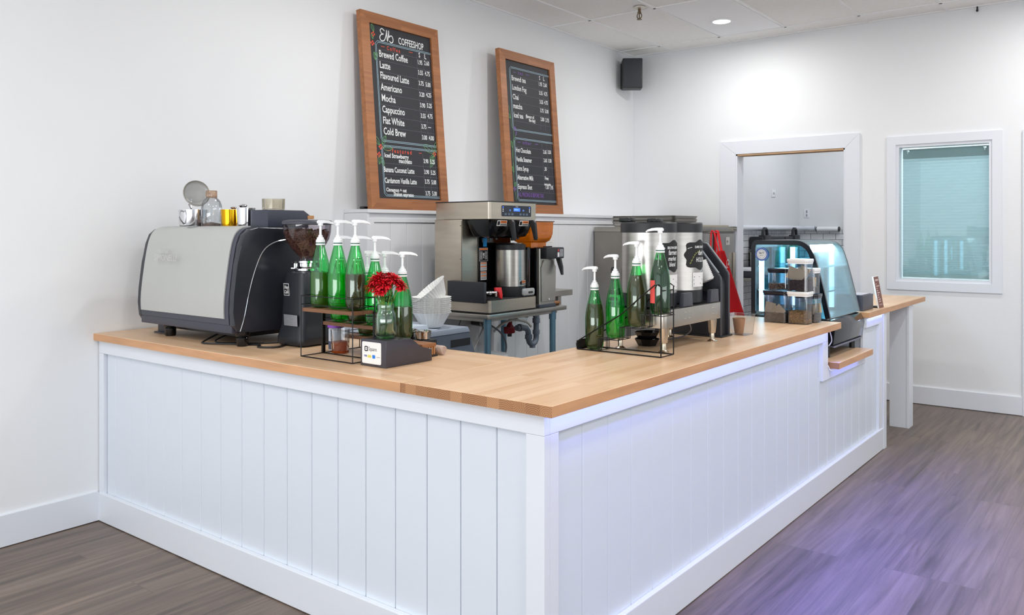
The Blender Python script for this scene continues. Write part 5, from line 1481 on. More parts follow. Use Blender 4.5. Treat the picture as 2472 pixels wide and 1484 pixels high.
for z, w_, r_ in ((0.402, 0.084, 0.010), (0.438, 0.084, 0.010), (0.443, 0.096, 0.02), (0.452, 0.112, 0.03), (0.470, 0.121, 0.03), (0.495, 0.125, 0.02), (0.56, 0.126, 0.012), (0.575, 0.126, 0.010)):
    secs.append([Vector((OC[0] + x, OC[1] + y, TT + z - 0.006)) for x, y in rrect(-w_ * 0.74, w_ * 0.74, -w_, w_, r_, 4)])
rg = [[m.bm.verts.new(p) for p in s_] for s_ in secs]
for a, b in zip(rg, rg[1:]):
    for i in range(len(a)): m.bm.faces.new((a[i], a[(i + 1) % len(a)], b[(i + 1) % len(a)], b[i]))
m.build('amber_hopper', AMB, t, ang=50, label='translucent orange hopper')
m = MB(); m.box(OC[0] - 0.098, OC[0] + 0.098, OC[1] - 0.129, OC[1] + 0.129, TT + 0.5695, TT + 0.576, 0.002); m.build('hopper_lid', mat('brown_lid', (96, 60, 34), 0.3), t)

t = thing('posted_notice', 'pale printed sheet taped to the half wall behind the orange hopper', 'paper', (-3.864, 5.4, 1.29))
m = MB(); m.box(-3.8643, -3.8635, 5.24, 5.515, 1.288, 1.435); m.build('sheet', LABELW, t, smooth=False)
m = MB()
for k in range(8): m.quad([(-3.8630, 5.27, 1.302 + 0.015 * k), (-3.8630, 5.49 - 0.03 * (k % 3), 1.302 + 0.015 * k), (-3.8630, 5.49 - 0.03 * (k % 3), 1.3045 + 0.015 * k), (-3.8630, 5.27, 1.3045 + 0.015 * k)])
m.build('print', mat('faint_print', (170, 172, 174), 0.6), t, smooth=False)

# plumbing under the table
GREYP = mat('grey_pvc', (104, 112, 124), 0.4)
t = thing('drain_trap', 'grey plastic P-trap drain pipe hanging below the steel table', 'pipe', (-3.50, 4.76, 0.6))
PX = -3.50
m = MB(); arc_pts = [(PX, 4.727 + 0.045 * math.cos(R(a)), 0.640 + 0.045 * math.sin(R(a))) for a in range(0, -181, -15)]
m.tube([(PX, 4.772, 0.80), (PX, 4.772, 0.72)] + arc_pts + [(PX, 4.682, 0.655), (PX, 4.675, 0.69), (PX, 4.655, 0.712), (PX, 4.60, 0.722), (PX, 4.545, 0.724)], 0.0205, 16); m.build('pipe', GREYP, t, ang=60)
for (a, b, r_) in (((PX, 4.772, 0.80), (PX, 4.772, 0.780), 0.024), ((PX, 4.772, 0.775), (PX, 4.772, 0.740), 0.0265), ((PX, 4.772, 0.69), (PX, 4.772, 0.66), 0.0255), ((PX, 4.682, 0.665), (PX, 4.682, 0.635), 0.0265), ((PX, 4.59, 0.7225), (PX, 4.57, 0.7235), 0.026)):
    m = MB(); m.cyl(a, b, r_, seg=20); m.build('coupling', GREYP, t)
m = MB(); m.cyl((PX, 4.727, 0.600), (PX, 4.727, 0.570), 0.016, seg=20); m.cyl((PX, 4.727, 0.582), (PX, 4.727, 0.568), 0.021, seg=8); m.build('cleanout_plug', GREYP, t)
m = MB(); m.cyl((PX, 4.772, 0.80), (PX, 4.772, TT - 0.03), 0.0185, seg=20)
for k in range(8): a = k * 0.785; m.cyl((PX + 0.0185 * math.cos(a), 4.772 + 0.0185 * math.sin(a), 0.80), (PX + 0.0185 * math.cos(a), 4.772 + 0.0185 * math.sin(a), TT - 0.03), 0.0025, seg=6)
m.build('brass_tailpiece', mat('brass', (206, 156, 40), 0.25, 1.0), t)
t = thing('water_valve', 'red water valve and fittings on the half wall below the brewer', 'valve', (-3.80, 4.9, 0.7))
RED = mat('red_valve_paint', (150, 24, 36), 0.4)
m = MB(); m.cyl((-3.60, 4.60, 0.80), (-3.60, 4.60, 0.735), 0.014); m.cyl((-3.60, 4.60, 0.735), (-3.60, 4.575, 0.70), 0.022); m.box(-3.62, -3.57, 4.545, 4.62, 0.675, 0.725, 0.01); m.build('body', RED, t)
m = MB(); m.cyl((-3.60, 4.60, 0.85), (-3.60, 4.60, 0.80), 0.012); m.cyl((-3.595, 4.585, 0.675), (-3.595, 4.585, 0.655), 0.016); m.build('fitting', mat('dark_metal', (64, 56, 54), 0.4, 0.6), t)
BR = mat('brass', (206, 156, 40), 0.25, 1.0)
t = thing('ball_valve', 'white and brass ball valves with yellow handles below the table', 'valve', (-3.70, 4.9, 0.75))
for k, (y, z) in enumerate(((4.79, 0.80), (4.92, 0.80))):
    m = MB(); m.cyl((-3.70, y, 0.86), (-3.70, y, z - 0.01), 0.013); m.build('pipe', WHITEP, t)
    m = MB(); m.cyl((-3.70, y, z - 0.01), (-3.70, y, z - 0.045), 0.017, seg=8); m.build('body', mat('bronze_valve', (140, 104, 66), 0.35, 0.9), t)
    m = MB(); m.tube([(-3.68, y - 0.015, z - 0.03), (-3.675, y - 0.045, z + 0.0), (-3.675, y - 0.05, z + 0.06)], 0.006, 8); m.build('handle', mat('yellow_handle', (208, 150, 40), 0.45), t)
m = MB(); m.tube(smoothpts([(-3.62, 4.44, 0.70), (-3.60, 4.50, 0.745), (-3.58, 4.58, 0.768), (-3.56, 4.66, 0.764), (-3.54, 4.72, 0.745), (-3.53, 4.752, 0.712)], 8), 0.009, 10)
solo('white_hose', m, mat('cream_hose', (214, 208, 196), 0.5), 'cream hose arching over the grey drain trap', 'hose')
m = MB(); m.tube(smoothpts([(-3.60, 4.10, 0.83), (-3.58, 4.22, 0.80), (-3.56, 4.36, 0.745), (-3.55, 4.45, 0.68), (-3.55, 4.49, 0.60), (-3.55, 4.46, 0.52), (-3.56, 4.38, 0.44), (-3.58, 4.30, 0.38)], 8), 0.0065, 8)
solo('braided_hose', m, mat('grey_hose', (110, 112, 118), 0.35, 0.4), 'grey braided hose curving down below the brewer', 'hose')
m = MB(); m.tube(smoothpts([(-3.50, 3.60, 0.62), (-3.50, 3.68, 0.80), (-3.50, 3.74, 0.835), (-3.49, 3.80, 0.80), (-3.48, 3.88, 0.66), (-3.47, 3.94, 0.5)], 8), 0.010, 8)
solo('drain_hose', m, mat('grey_tube', (108, 110, 120), 0.4), 'thick grey drain tube looping beside the slanted cabinet', 'hose')
m = MB(); m.tube(smoothpts([(-3.52, 4.0, 0.86), (-3.54, 3.98, 0.78), (-3.56, 3.93, 0.68), (-3.56, 3.88, 0.58), (-3.55, 3.90, 0.40)], 8), 0.0028, 6)
solo('thin_cable', m, BLACKP, 'thin black cable hanging from the steel table', 'cable')
m = MB(); m.cyl((-3.86, 4.50, 0.74), (-3.72, 4.42, 0.75), 0.018); m.cyl((-3.72, 4.42, 0.75), (-3.66, 4.38, 0.735), 0.012, mi=1); m.tube(smoothpts([(-3.66, 4.38, 0.735), (-3.62, 4.30, 0.70), (-3.60, 4.22, 0.62), (-3.60, 4.15, 0.5)], 6), 0.005, 8, mi=1)
solo('water_filter', m, [mat('dark_filter', (50, 44, 42), 0.4), mat('cream_hose', (214, 208, 196), 0.5)], 'dark inline water filter with a thin white hose below the brewer', 'filter')
t = thing('bucket', 'white bucket standing on the floor under the steel table', 'bucket', (-3.55, 4.35, 0))
m = MB(); m.lathe([(0, 0.0), (0.10, 0.0), (0.122, 0.59), (0.116, 0.59), (0.095, 0.01), (0, 0.01)], (-3.44, 4.16, 0.0), 36); m.build('wall', WHITEP, t)
m = MB(); m.lathe([(0, 0.602), (0.10, 0.602), (0.130, 0.596), (0.130, 0.575), (0.124, 0.575)], (-3.44, 4.16, 0.0), 36); m.build('lid', WHITEP, t)

# slanted dark cabinet behind the short counter, with filters on it
t = thing('ice_bin', 'dark grey slant-fronted cabinet behind the short counter', 'cabinet', (-3.2, 3.0, 0))
CABM = mat('slate_cabinet', (84, 92, 106), 0.45, noise=(9, 0.08), bump=(80, 0.15))
m = MB(); m.prism([(2.60, 0.0), (3.52, 0.0), (3.50, 0.40), (3.292, 0.868), (2.60, 0.868)], 'x', -3.55, -2.852, bev=0.006); m.build('body', CABM, t)
m = MB(); m.prism([(2.595, 0.8685), (3.297, 0.8685), (3.278, 0.896), (2.595, 0.896)], 'x', -3.56, -2.846, bev=0.004); m.build('lid', mat('pale_slate_lid', (150, 160, 176), 0.4), t)
m = MB(); m.box(-2.8515, -2.849, 3.03, 3.06, 0.872, 0.886); m.build('latch', BLACKP, t, smooth=False)
m = MB(); m.box(-2.8515, -2.8495, 3.15, 3.30, 0.800, 0.838, 0.001); m.build('label_plate', BLACKP, t, smooth=False)
t = thing('white_tray', 'shallow white plastic tray lying on the slate cabinet lid', 'tray', (-2.93, 2.95, 0.897))
m = MB(); m.prism([(2.86, 0.8965), (3.06, 0.8965), (3.06, 0.901), (3.0, 0.903), (2.985, 0.930), (2.90, 0.932), (2.875, 0.90)], 'x', -3.02, -2.862, bev=0.002); m.build('tray', mat('bluish_white', (206, 218, 232), 0.35), t)
FILT = mat('filter_paper', (244, 244, 242), 0.85)
FC = (-2.960, 3.120, 0.898)
def filt(label, c, tilt=None, k=0.86, grp='paper coffee filters on the slate cabinet'):
    t = thing('coffee_filter', label, 'coffee filter', c, grp)
    m = MB(); fl = (36, 0.05, lambda z: min(1, z / 0.05))
    m.lathe([(0, 0.001), (0.058 * k, 0.001), (0.066 * k, 0.008), (0.106 * k, 0.074), (0.116 * k, 0.080), (0.1152 * k, 0.0807), (0.1052 * k, 0.075), (0.0652 * k, 0.0092), (0.057 * k, 0.0022), (0, 0.0022)], c, 128, flute=fl, tilt=tilt)
    m.build('paper_cup', FILT, t, ang=60); return t
for k in range(9):
    filt('paper filter in the stacked filters, number counted by its place in the pile' if False else 'white fluted paper filter nested in the pile on the cabinet', (FC[0] + random.uniform(-.001, .001), FC[1] + random.uniform(-.001, .001), FC[2] + 0.0098 * k + 0.001))
filt('loose white paper filter tipped up on top of the filter pile', (FC[0] + 0.03, FC[1] + 0.02, FC[2] + 0.140), Matrix.Rotation(R(40), 4, Vector((0.79, -0.61, 0))) @ Matrix.Rotation(R(0), 4, 'Z'))

# =================================================================== BAR: SERVER STAND
t = thing('server_stand', 'low stainless steel stand on four legs carrying the two coffee urns', 'stand', (-1.68, 3.26, 0.905))
m = MB(); m.prism(rrect(-1.806, -1.556, 2.998, 3.545, 0.02, 3), 'z', 1.004, 1.077, bev=0.001)
m.build('body', STEELV, t, ang=40)
m = MB(); m.box(-1.797, -1.566, 3.008, 3.535, 1.0775, 1.0785); m.build('top_mat', BLACKP, t, smooth=False)
m = MB()
for y0 in (3.165, 3.44):
    for a in (0, 0.032):
        for b in (0, 0.026): m.prism([(1.024 + b, -1.5562), (1.033 + b, -1.5535), (1.034 + b, -1.5562)], 'y', y0 + a, y0 + a + 0.024) if False else m.box(-1.5563, -1.5535, y0 + a, y0 + a + 0.024, 1.030 + b, 1.0345 + b, 0.001)
m.build('louvres', STEEL, t, smooth=False)
LEGM = mat('leg_steel', (200, 186, 166), 0.25, 1.0)
for x, y in ((-1.576, 3.022), (-1.566, 3.462), (-1.778, 3.022), (-1.775, 3.462)):
    m = MB(); m.lathe([(0, 0.0), (0.022, 0.0), (0.022, 0.003), (0.012, 0.009), (0.0105, 0.012), (0.0105, 0.038), (0.0155, 0.040), (0.0205, 0.0985), (0, 0.0985)], (x, y, 0.9055), 16); m.build('leg', LEGM, t, ang=40)
def bent(fn, C, r):
    """wrap a mesh laid out in the plane (y across, z up) round a vertical cylinder"""
    m = fn
    for v in m.bm.verts:
        a = v.co.y / r; rr = r + v.co.x
        v.co = Vector((C[0] + rr * math.cos(a), C[1] + rr * math.sin(a), v.co.z))
def urn(C, label, words, plate):
    t = thing('coffee_urn', label, 'coffee urn', C, 'steel coffee urns on the stand')
    r = 0.118
    m = MB(); m.lathe([(0, 0), (r * 0.96, 0), (r * 1.0, 0.006), (r * 1.0, 0.060), (0, 0.060)], C, 48); m.build('base_ring', BLACKP, t)
    m = MB(); m.lathe([(0, 0.0605), (r, 0.0605), (r, 0.312), (0, 0.312)], C, 64); m.build('steel_body', STEEL, t)
    m = MB(); m.lathe([(0, 0.3125), (r * 1.005, 0.3125), (r * 1.005, 0.350), (r * 0.97, 0.356), (0, 0.356)], C, 48); m.build('lid', BLACKP, t)
    m = MB(); m.box(C[0] - 0.12, C[0] - 0.065, C[1] - 0.045, C[1] + 0.005, C[2] + 0.3565, C[2] + 0.375, 0.004); m.cyl((C[0] - 0.062, C[1] - 0.0455, C[2] + 0.366), (C[0] - 0.062, C[1] - 0.0475, C[2] + 0.366), 0.005, seg=12); m.build('lid_latch', BLACKG, t)
    # ornate black label wrapped on the side facing the customers
    m = MB(); W2, H2, zc = 0.088, 0.060, C[2] + 0.214
    out = []
    for k in range(48):
        a = 2 * math.pi * k / 48
        ca, sa = math.cos(a), math.sin(a)
        q = (abs(ca) ** 4 + abs(sa) ** 4) ** -0.25
        w_ = 1 + 0.07 * math.cos(8 * a)
        out.append((ca * q * W2 * w_, sa * q * H2 * w_ * (1 + 0.05 * math.cos(4 * a))))
    for i in range(48):
        j = (i + 1) % 48
        for f0, f1 in [(q_ / 8, (q_ + 1) / 8) for q_ in range(8)]:
            P = [(out[i][0] * f0, out[i][1] * f0), (out[i][0] * f1, out[i][1] * f1), (out[j][0] * f1, out[j][1] * f1), (out[j][0] * f0, out[j][1] * f0)]
            if f0 == 0: P = P[:3]
            m.quad([(0.0012, u, zc + v) for u, v in P], 0)
    for (tx, u, v, sz, sx) in words: m.text(tx, sz, (0.0020, u, zc + v), (0, 1, 0), (0, 0, 1), 0.0004, 1, sx=sx, shear=0.15 if sz > 0.02 else 0, off=0.0003)
    m.ribbon([(-0.078, 0.028), (-0.056, 0.034)], 0.002, (1, 0, 0), (0, 1, 0), (0, 0, 1), (0.0024, 0, zc), 0, 1)
    if plate:
        P = [(p.x, p.y) for p in smoothpts([(-0.066, -0.038, 0), (-0.050, -0.012, 0), (-0.034, 0.006, 0), (-0.010, 0.016, 0)], 4)]
        m.ribbon(P, 0.0014, (1, 0, 0), (0, 1, 0), (0, 0, 1), (0.0024, 0, zc), 0, 2)
        for u, v in P[::2]:
            m.ribbon([(u, v), (u + 0.006, v + 0.004)], 0.0012, (1, 0, 0), (0, 1, 0), (0, 0, 1), (0.0024, 0, zc), 0, 2); m.ribbon([(u, v), (u - 0.002, v + 0.006)], 0.0012, (1, 0, 0), (0, 1, 0), (0, 0, 1), (0.0024, 0, zc), 0, 2)
    bent(m, C, r); m.build('chalk_label', [INK, CHALK, mat('olive_chalk', (168, 176, 96), 0.7)], t, smooth=False)
    m = MB()
    z0 = C[2] + 0.075
    for i in range(5): m.quad([(0.0012, -0.052 + 0.02 * i, z0), (0.0012, -0.032 + 0.02 * i, z0), (0.0012, -0.032 + 0.02 * i, z0 + 0.062), (0.0012, -0.052 + 0.02 * i, z0 + 0.062)], 0)
    for k, (v, w_) in enumerate(((0.008, 0.07), (0.013, 0.05), (0.026, 0.075), (0.031, 0.07), (0.042, 0.04))): m.quad([(0.0018, -0.046, z0 + v), (0.0018, -0.046 + w_, z0 + v), (0.0018, -0.046 + w_, z0 + v + 0.0025), (0.0018, -0.046, z0 + v + 0.0025)], 1)
    bent(m, C, r); m.build('product_label', [LABELW, INK], t, smooth=False)
    m = MB(); fx = C[0] - 0.118
    m.box(fx - 0.045, fx + 0.004, C[1] - 0.055, C[1] - 0.015, C[2] + 0.045, C[2] + 0.075, 0.006); m.cyl((fx - 0.032, C[1] - 0.035, C[2] + 0.07), (fx - 0.032, C[1] - 0.035, C[2] + 0.10), 0.010)
    m.prism(rrect(fx - 0.045, fx - 0.020, C[2] + 0.095, C[2] + 0.165, 0.012, 4), 'y', C[1] - 0.040, C[1] - 0.028, bev=0.003); m.build('faucet', BLACKG, t)
    m = MB(); m.prism(rrect(fx - 0.05, fx + 0.012, C[2] + 0.012, C[2] + 0.044, 0.008, 4), 'y', C[1] - 0.058, C[1] - 0.048, bev=0.002); m.prism(rrect(fx - 0.040, fx + 0.0, C[2] + 0.020, C[2] + 0.034, 0.005, 4), 'y', C[1] - 0.0585, C[1] - 0.0582, mi=1); m.build('drip_handle', [mat('silver_plastic', (190, 190, 188), 0.3, 0.5), BLACKG], t)
urn((-1.703, 3.130, 1.079), 'steel coffee urn with a partly hidden chalk label, left of the pair', [('BROWN BREW', -0.045, 0.030, 0.015, 0.75), ('farmers', -0.040, 0.006, 0.030, 0.7), ('market', -0.042, -0.018, 0.026, 0.75), ('blend', -0.036, -0.042, 0.026, 0.75)], False)
urn((-1.703, 3.378, 1.079), 'steel coffee urn with a dark roast chalk label, nearer the lid dispenser', [('DARK ROAST', -0.040, 0.030, 0.015, 0.80), ('dark', -0.020, 0.0, 0.030, 0.8), ('HOLLOW', -0.034, -0.030, 0.028, 0.65)], True)
t = None
for i, (ya_, yb_) in enumerate(((3.17, 3.262), (3.440, 3.528))):
    m = MB(); m.prism([(ya_, 1.0795), (yb_, 1.0795), (yb_ - 0.006, 1.136), (ya_ + 0.006, 1.136)], 'x', -1.582, -1.562 + 0.0, bev=0.003)
    solo('rubber_block', m, DARKG, ('black block on the stand before the left urn' if i == 0 else 'black block on the stand at its far end'), 'block', 'black blocks on the urn stand')
t = thing('stacked_dish', 'pair of stacked black faceted dishes on the bar under the stand', 'dish', (-1.74, 3.17, 0.905))
for k in range(2):
    m = MB(); z = 0.9055 + 0.030 * k
    m.lathe([(0, 0), (0.040, 0.0), (0.054, 0.026), (0.056, 0.0295), (0.053, 0.029), (0.038, 0.004), (0, 0.004)], (-1.735, 3.175, z), 8); m.build('dish', BLACKG, t, ang=20)
m = MB(); m.tube(smoothpts([(-1.60, 3.30, 1.003), (-1.62, 3.36, 0.96), (-1.68, 3.40, 0.925), (-1.75, 3.36, 0.910), (-1.86, 3.30, 0.910)], 6), 0.003, 6)
solo('stand_cable', m, mat('grey_tube', (108, 110, 120), 0.4), 'grey cable drooping under the urn stand', 'cable')

# black lid dispenser
t = thing('lid_dispenser', 'black slanted lid dispenser with a white stack of lids beside the urns', 'dispenser', (-1.70, 3.65, 0.905))
pr = [(-1.925, 0.9055), (-1.925, 1.27), (-1.89, 1.322), (-1.712, 1.326), (-1.698, 1.318), (-1.592, 1.188), (-1.588, 1.17), (-1.588, 0.9055)]
for ya_, yb_, up_ in ((3.600, 3.622, 0.0), (3.688, 3.710, 0.016)):
    m = MB(); m.prism([(x, z + (up_ if z > 1.1 else 0)) for x, z in pr], 'y', ya_, yb_, bev=0.003); m.build('side_panel', mat('dispenser_black', (38, 40, 48), 0.38), t, ang=40)
    m = MB(); m.prism([(-1.706, 1.3265 + up_), (-1.694, 1.321 + up_), (-1.600, 1.205 + up_), (-1.603, 1.202 + up_), (-1.696, 1.3165 + up_)], 'y', ya_ + 0.004, yb_ - 0.004); m.build('edge_strip', mat('dispenser_grey', (128, 136, 142), 0.35), t, smooth=False)
m = MB(); m.prism([(x - (0.012 if x > -1.9 else -0.01), z - (0.02 if z > 1.1 else -0.0)) for x, z in pr], 'y', 3.6225, 3.6875); m.build('core', BLACKP, t, smooth=False)
m = MB(); m.box(-1.935, -1.578, 3.594, 3.716, 0.9055, 0.913, 0.002); m.build('foot_plate', BLACKP, t)
m = MB(); d = Vector((0.43, 0, -0.90)); c0 = Vector((-1.672, 3.560, 1.252))
for k in range(11):
    p = c0 + d * (k * 0.0085); m.cyl(p, p + d * 0.005, 0.034, 0.031, 32)
    m.cyl(p + d * 0.005, p + d * 0.0085, 0.028, seg=24)
m.build('lid_stack', mat('lid_white', (238, 238, 236), 0.35), t, ang=30)
m = MB(); m.prism([(-1.72, 1.18), (-1.615, 1.135), (-1.60, 1.12), (-1.60, 1.10), (-1.72, 1.14)], 'y', 3.575, 3.6025); m.build('stack_shelf', BLACKP, t, smooth=False)
t = thing('clear_tub', 'clear square plastic tub with a brown sleeve beside the lid dispenser', 'tub', (-1.56, 3.79, 0.905))
m = MB()
rg = []
for z, e in ((0.9058, 0.0), (1.000, 0.008), (1.0005, 0.012), (1.003, 0.012)):
    rg.append([m.bm.verts.new((x, y, z)) for x, y in rrect(-1.612 - e, -1.522 + e, 3.735 - e, 3.835 + e, 0.01, 3)])
for a, b in zip(rg, rg[1:]):
    for i in range(len(a)): m.bm.faces.new((a[i], a[(i + 1) % len(a)], b[(i + 1) % len(a)], b[i]))
m.bm.faces.new(rg[0][::-1]); m.build('tub', PLASTIC, t)
m = MB(); m.lathe([(0.020, 0.001), (0.030, 0.075), (0.029, 0.075), (0.019, 0.001)], (-1.575, 3.785, 0.907)); solo('cup_sleeve', m, mat('kraft_card', (186, 132, 92), 0.8), 'brown card sleeve standing inside the clear tub', 'cup sleeve')

# =================================================================== CANISTERS
CANG = thin_glass('canister_plastic', (228, 232, 240), 0.2, 0.04, 0.03)
LIDW = mat('white_lid', (238, 238, 238), 0.3); LIDB = mat('black_lid', (34, 34, 44), 0.18)
GRPC = 'clear tea canisters at the far bar end'
def canister(label, x0, x1, y0, y1, z0, z1, lidm, fillm, fh, bags, grain=0.0028):
    t = thing('tea_canister', label, 'canister', ((x0 + x1) / 2, (y0 + y1) / 2, z0), GRPC)
    m = MB(); zl = z1 - 0.026
    m.prism(rrect(x0, x1, y0, y1, 0.014, 4), 'z', z0, zl); m.build('body', CANG, t, ang=40)
    m = MB(); m.prism(rrect(x0 - 0.002, x1 + 0.002, y0 - 0.002, y1 + 0.002, 0.016, 4), 'z', zl + 0.0005, zl + 0.009); m.prism(rrect(x0 - 0.005, x1 + 0.005, y0 - 0.005, y1 + 0.005, 0.018, 4), 'z', zl + 0.009, z1, bev=0.004); m.build('lid', lidm, t, ang=50)
    e = 0.004
    m = MB()
    P = rrect(x0 + e, x1 - e, y0 + e, y1 - e, 0.011, 4)
    m.prism(P, 'z', z0 + 0.004, z0 + fh)
    n = int(420 * (x1 - x0) / 0.11)
    for k in range(n):
        s_ = random.random()
        if s_ < 0.5: p = (random.uniform(x0 + 0.014, x1 - 0.014), y0 + e + 0.0005, z0 + random.uniform(0.006, fh))
        elif s_ < 0.75: p = (x1 - e - 0.0005, random.uniform(y0 + 0.014, y1 - 0.014), z0 + random.uniform(0.006, fh))
        else: p = (random.uniform(x0 + 0.01, x1 - 0.01), random.uniform(y0 + 0.01, y1 - 0.01), z0 + fh)
        m.ball(p, grain, (1.2, 0.8, 0.8), 1, mi=1 if random.random() < 0.25 else 0)
    m.build('loose_tea', fillm, t, ang=50, kind='stuff')
    bm_ = mat('tea_bag_paper', (214, 196, 168), 0.8, bump=(60, 0.4))
    for bx, by, bz, ax_, s2 in bags:
        m = MB(); m.box(-0.028 * s2, 0.028 * s2, -0.0015, 0.0015, -0.032 * s2, 0.032 * s2, 0.001)
        m.xf(m.bm.verts, Matrix.Translation((bx, by, bz)) @ Matrix.Rotation(ax_, 4, 'Y') @ Matrix.Rotation(0.15, 4, 'X'), (0, 0, 0))
        m.build('paper_scoop_bag', bm_, t)
T1m = [mat('dark_tea', (92, 80, 74), 0.8, noise=(120, 0.4)), mat('tea_speck', (150, 136, 112), 0.7)]
T2m = [mat('golden_tea', (134, 98, 56), 0.75, noise=(120, 0.4)), mat('gold_speck', (214, 160, 70), 0.5)]
T3m = [mat('purple_tea', (56, 34, 38), 0.8, noise=(120, 0.4)), mat('purple_speck', (84, 54, 56), 0.7)]
T4m = [mat('bean_brown', (92, 56, 38), 0.45, noise=(90, 0.4)), mat('bean_light', (176, 132, 92), 0.5)]
canister('black-lidded clear canister of dark tea with two paper bags, lowest nearest the dispenser', -1.684, -1.5595, 4.375, 4.470, 0.9055, 1.077, LIDB, T1m, 0.052, ((-1.650, 4.388, 0.982, 0.25, 1.0), (-1.600, 4.386, 0.972, -0.7, 0.85)))
canister('white-lidded clear canister of golden brown tea, lowest at the front', -1.551, -1.444, 4.368, 4.466, 0.9055, 1.077, LIDW, T2m, 0.066, ())
canister('white-lidded clear canister of purple-brown tea, topmost of the pile', -1.551, -1.444, 4.368, 4.466, 1.078, 1.249, LIDW, T3m, 0.060, ((-1.523, 4.380, 1.172, 0.35, 1.05), (-1.490, 4.379, 1.165, 0.7, 1.0), (-1.475, 4.400, 1.178, 0.5, 1.0)))
canister('black-lidded clear canister on the bar nearest the pastry case', -1.552, -1.432, 4.480, 4.574, 0.9055, 1.060, LIDB, T1m, 0.045, ((-1.47, 4.49, 0.975, 0.2, 0.9), (-1.45, 4.53, 0.98, 1.4, 0.9)))
canister('narrow white-lidded clear canister standing on the one nearest the pastry case', -1.548, -1.440, 4.482, 4.570, 1.061, 1.196, LIDW, T1m, 0.035, ((-1.46, 4.49, 1.125, 0.1, 0.8),))
canister('clear canister half hidden behind the lowest black-lidded one', -1.705, -1.590, 4.480, 4.574, 0.9055, 1.073, LIDB, T3m, 0.05, ())
canister('black-lidded clear canister of brown berries on top of the back row', -1.700, -1.590, 4.482, 4.570, 1.074, 1.192, LIDB, T4m, 0.032, (), 0.004)

# =================================================================== PASTRY CASE
t = thing('pastry_case', 'black-framed refrigerated glass pastry case with curved front and blue light', 'display case', (-1.63, 4.95, 0.7))
CY0, CY1 = 4.662, 5.243
prf = [(p.x, p.y) for p in smoothpts([(-1.640, 1.344, 0), (-1.585, 1.341, 0), (-1.545, 1.322, 0), (-1.515, 1.285, 0), (-1.490, 1.215, 0), (-1.462, 1.11, 0), (-1.438, 1.01, 0), (-1.417, 0.915, 0)], 5)]
FRM = mat('case_frame_black', (22, 25, 34), 0.22)
def band(m, pts, dpt, ya_, yb_, mi=0):
    out = []
    n = len(pts)
    for i, p in enumerate(pts):
        a = Vector(pts[max(i - 1, 0)]); b = Vector(pts[min(i + 1, n - 1)]); dd = (b - a).normalized(); out.append((p[0] - dd.y * -dpt * -1 if False else p[0] + dd.y * dpt, p[1] - dd.x * dpt))
    m.prism(list(pts) + out[::-1], 'y', ya_, yb_, mi)
outer = [(-1.866, 0.895), (-1.866, 1.30), (-1.862, 1.325), (-1.850, 1.339), (-1.835, 1.344)] + prf
for ya_, yb_ in ((CY0, CY0 + 0.016), (CY1 - 0.016, CY1)):
    m = MB(); band(m, outer, 0.026, ya_, yb_); m.box(-1.866, -1.425, ya_, yb_, 0.862, 0.905); m.build('side_frame', FRM, t, ang=40)
CGL = thin_glass('case_glass', (212, 240, 248), 0.16, 0.03)
CGF = thin_glass('case_front_glass', (214, 238, 244), 0.22, 0.05, 0.22, (205, 236, 242))
for yy in (CY0 + 0.006, CY1 - 0.010):
    m = MB(); m.prism([(-1.845, 0.90), (-1.845, 1.322)] + [(x - 0.02, z - 0.018) for x, z in prf], 'y', yy, yy + 0.004); m.build('side_glass', CGL, t, smooth=False)
m = MB(); band(m, [(-1.66, 1.344)] + prf, 0.004, CY0 + 0.0165, CY1 - 0.0165); m.build('curved_front_glass', CGF, t, ang=60)
m = MB(); m.box(-1.85, -1.66, CY0 + 0.0165, CY1 - 0.0165, 1.325, 1.343, 0.003); m.build('roof_panel', FRM, t)
m = MB(); m.box(-1.866, -1.84, CY0 + 0.0165, CY1 - 0.0165, 0.905, 0.93); m.box(-1.866, -1.84, CY0 + 0.0165, CY1 - 0.0165, 1.30, 1.3245)
m.box(-1.862, -1.846, 4.94, 4.965, 0.93, 1.30); m.build('rear_frame', FRM, t, smooth=False)
for ya_, yb_, x in ((CY0 + 0.0165, 4.955, -1.858), (4.95, CY1 - 0.0165, -1.850)):
    m = MB(); m.box(x, x + 0.004, ya_, yb_, 0.931, 1.299); m.build('rear_door', thin_glass('rear_glass', (150, 214, 222), 0.2, 0.03), t, smooth=False)
m = MB(); m.prism([(-1.866, 0.762), (-1.866, 0.904), (-1.413, 0.904), (-1.395, 0.872), (-1.391, 0.85), (-1.400, 0.772), (-1.415, 0.762)], 'y', CY0 + 0.0, CY1 + 0.0, bev=0.003) ; m.build('machine_housing', mat('case_gloss_black', (12, 15, 26), 0.08, spec=0.35), t, ang=30)
m = MB(); m.box(-1.83, -1.435, CY0 + 0.02, CY1 - 0.02, 0.9045, 0.912, 0.002); m.build('deck', STEEL, t)
m = MB()
for k in range(26): m.box(-1.412, -1.402, CY0 + 0.03 + 0.02 * k, CY0 + 0.04 + 0.02 * k, 0.752, 0.7615)
m.box(-1.42, -1.400, CY0 + 0.01, CY1 - 0.01, 0.7585, 0.7618); m.build('vent_grille', mat('grille_grey', (140, 140, 160), 0.4, 0.4), t, smooth=False)
for z, xf_ in ((1.190, -1.50), (1.052, -1.468)):
    m = MB(); m.box(-1.83, xf_, CY0 + 0.02, CY1 - 0.02, z, z + 0.005); m.box(xf_, xf_ + 0.003, CY0 + 0.02, CY1 - 0.02, z - 0.002, z + 0.007, mi=1); m.build('glass_shelf', [CGL, mat('shelf_edge', (200, 232, 238), 0.2)], t, smooth=False)
CLED = mat('case_led', (235, 245, 255), 0.4, emit=((215, 238, 255), 7))
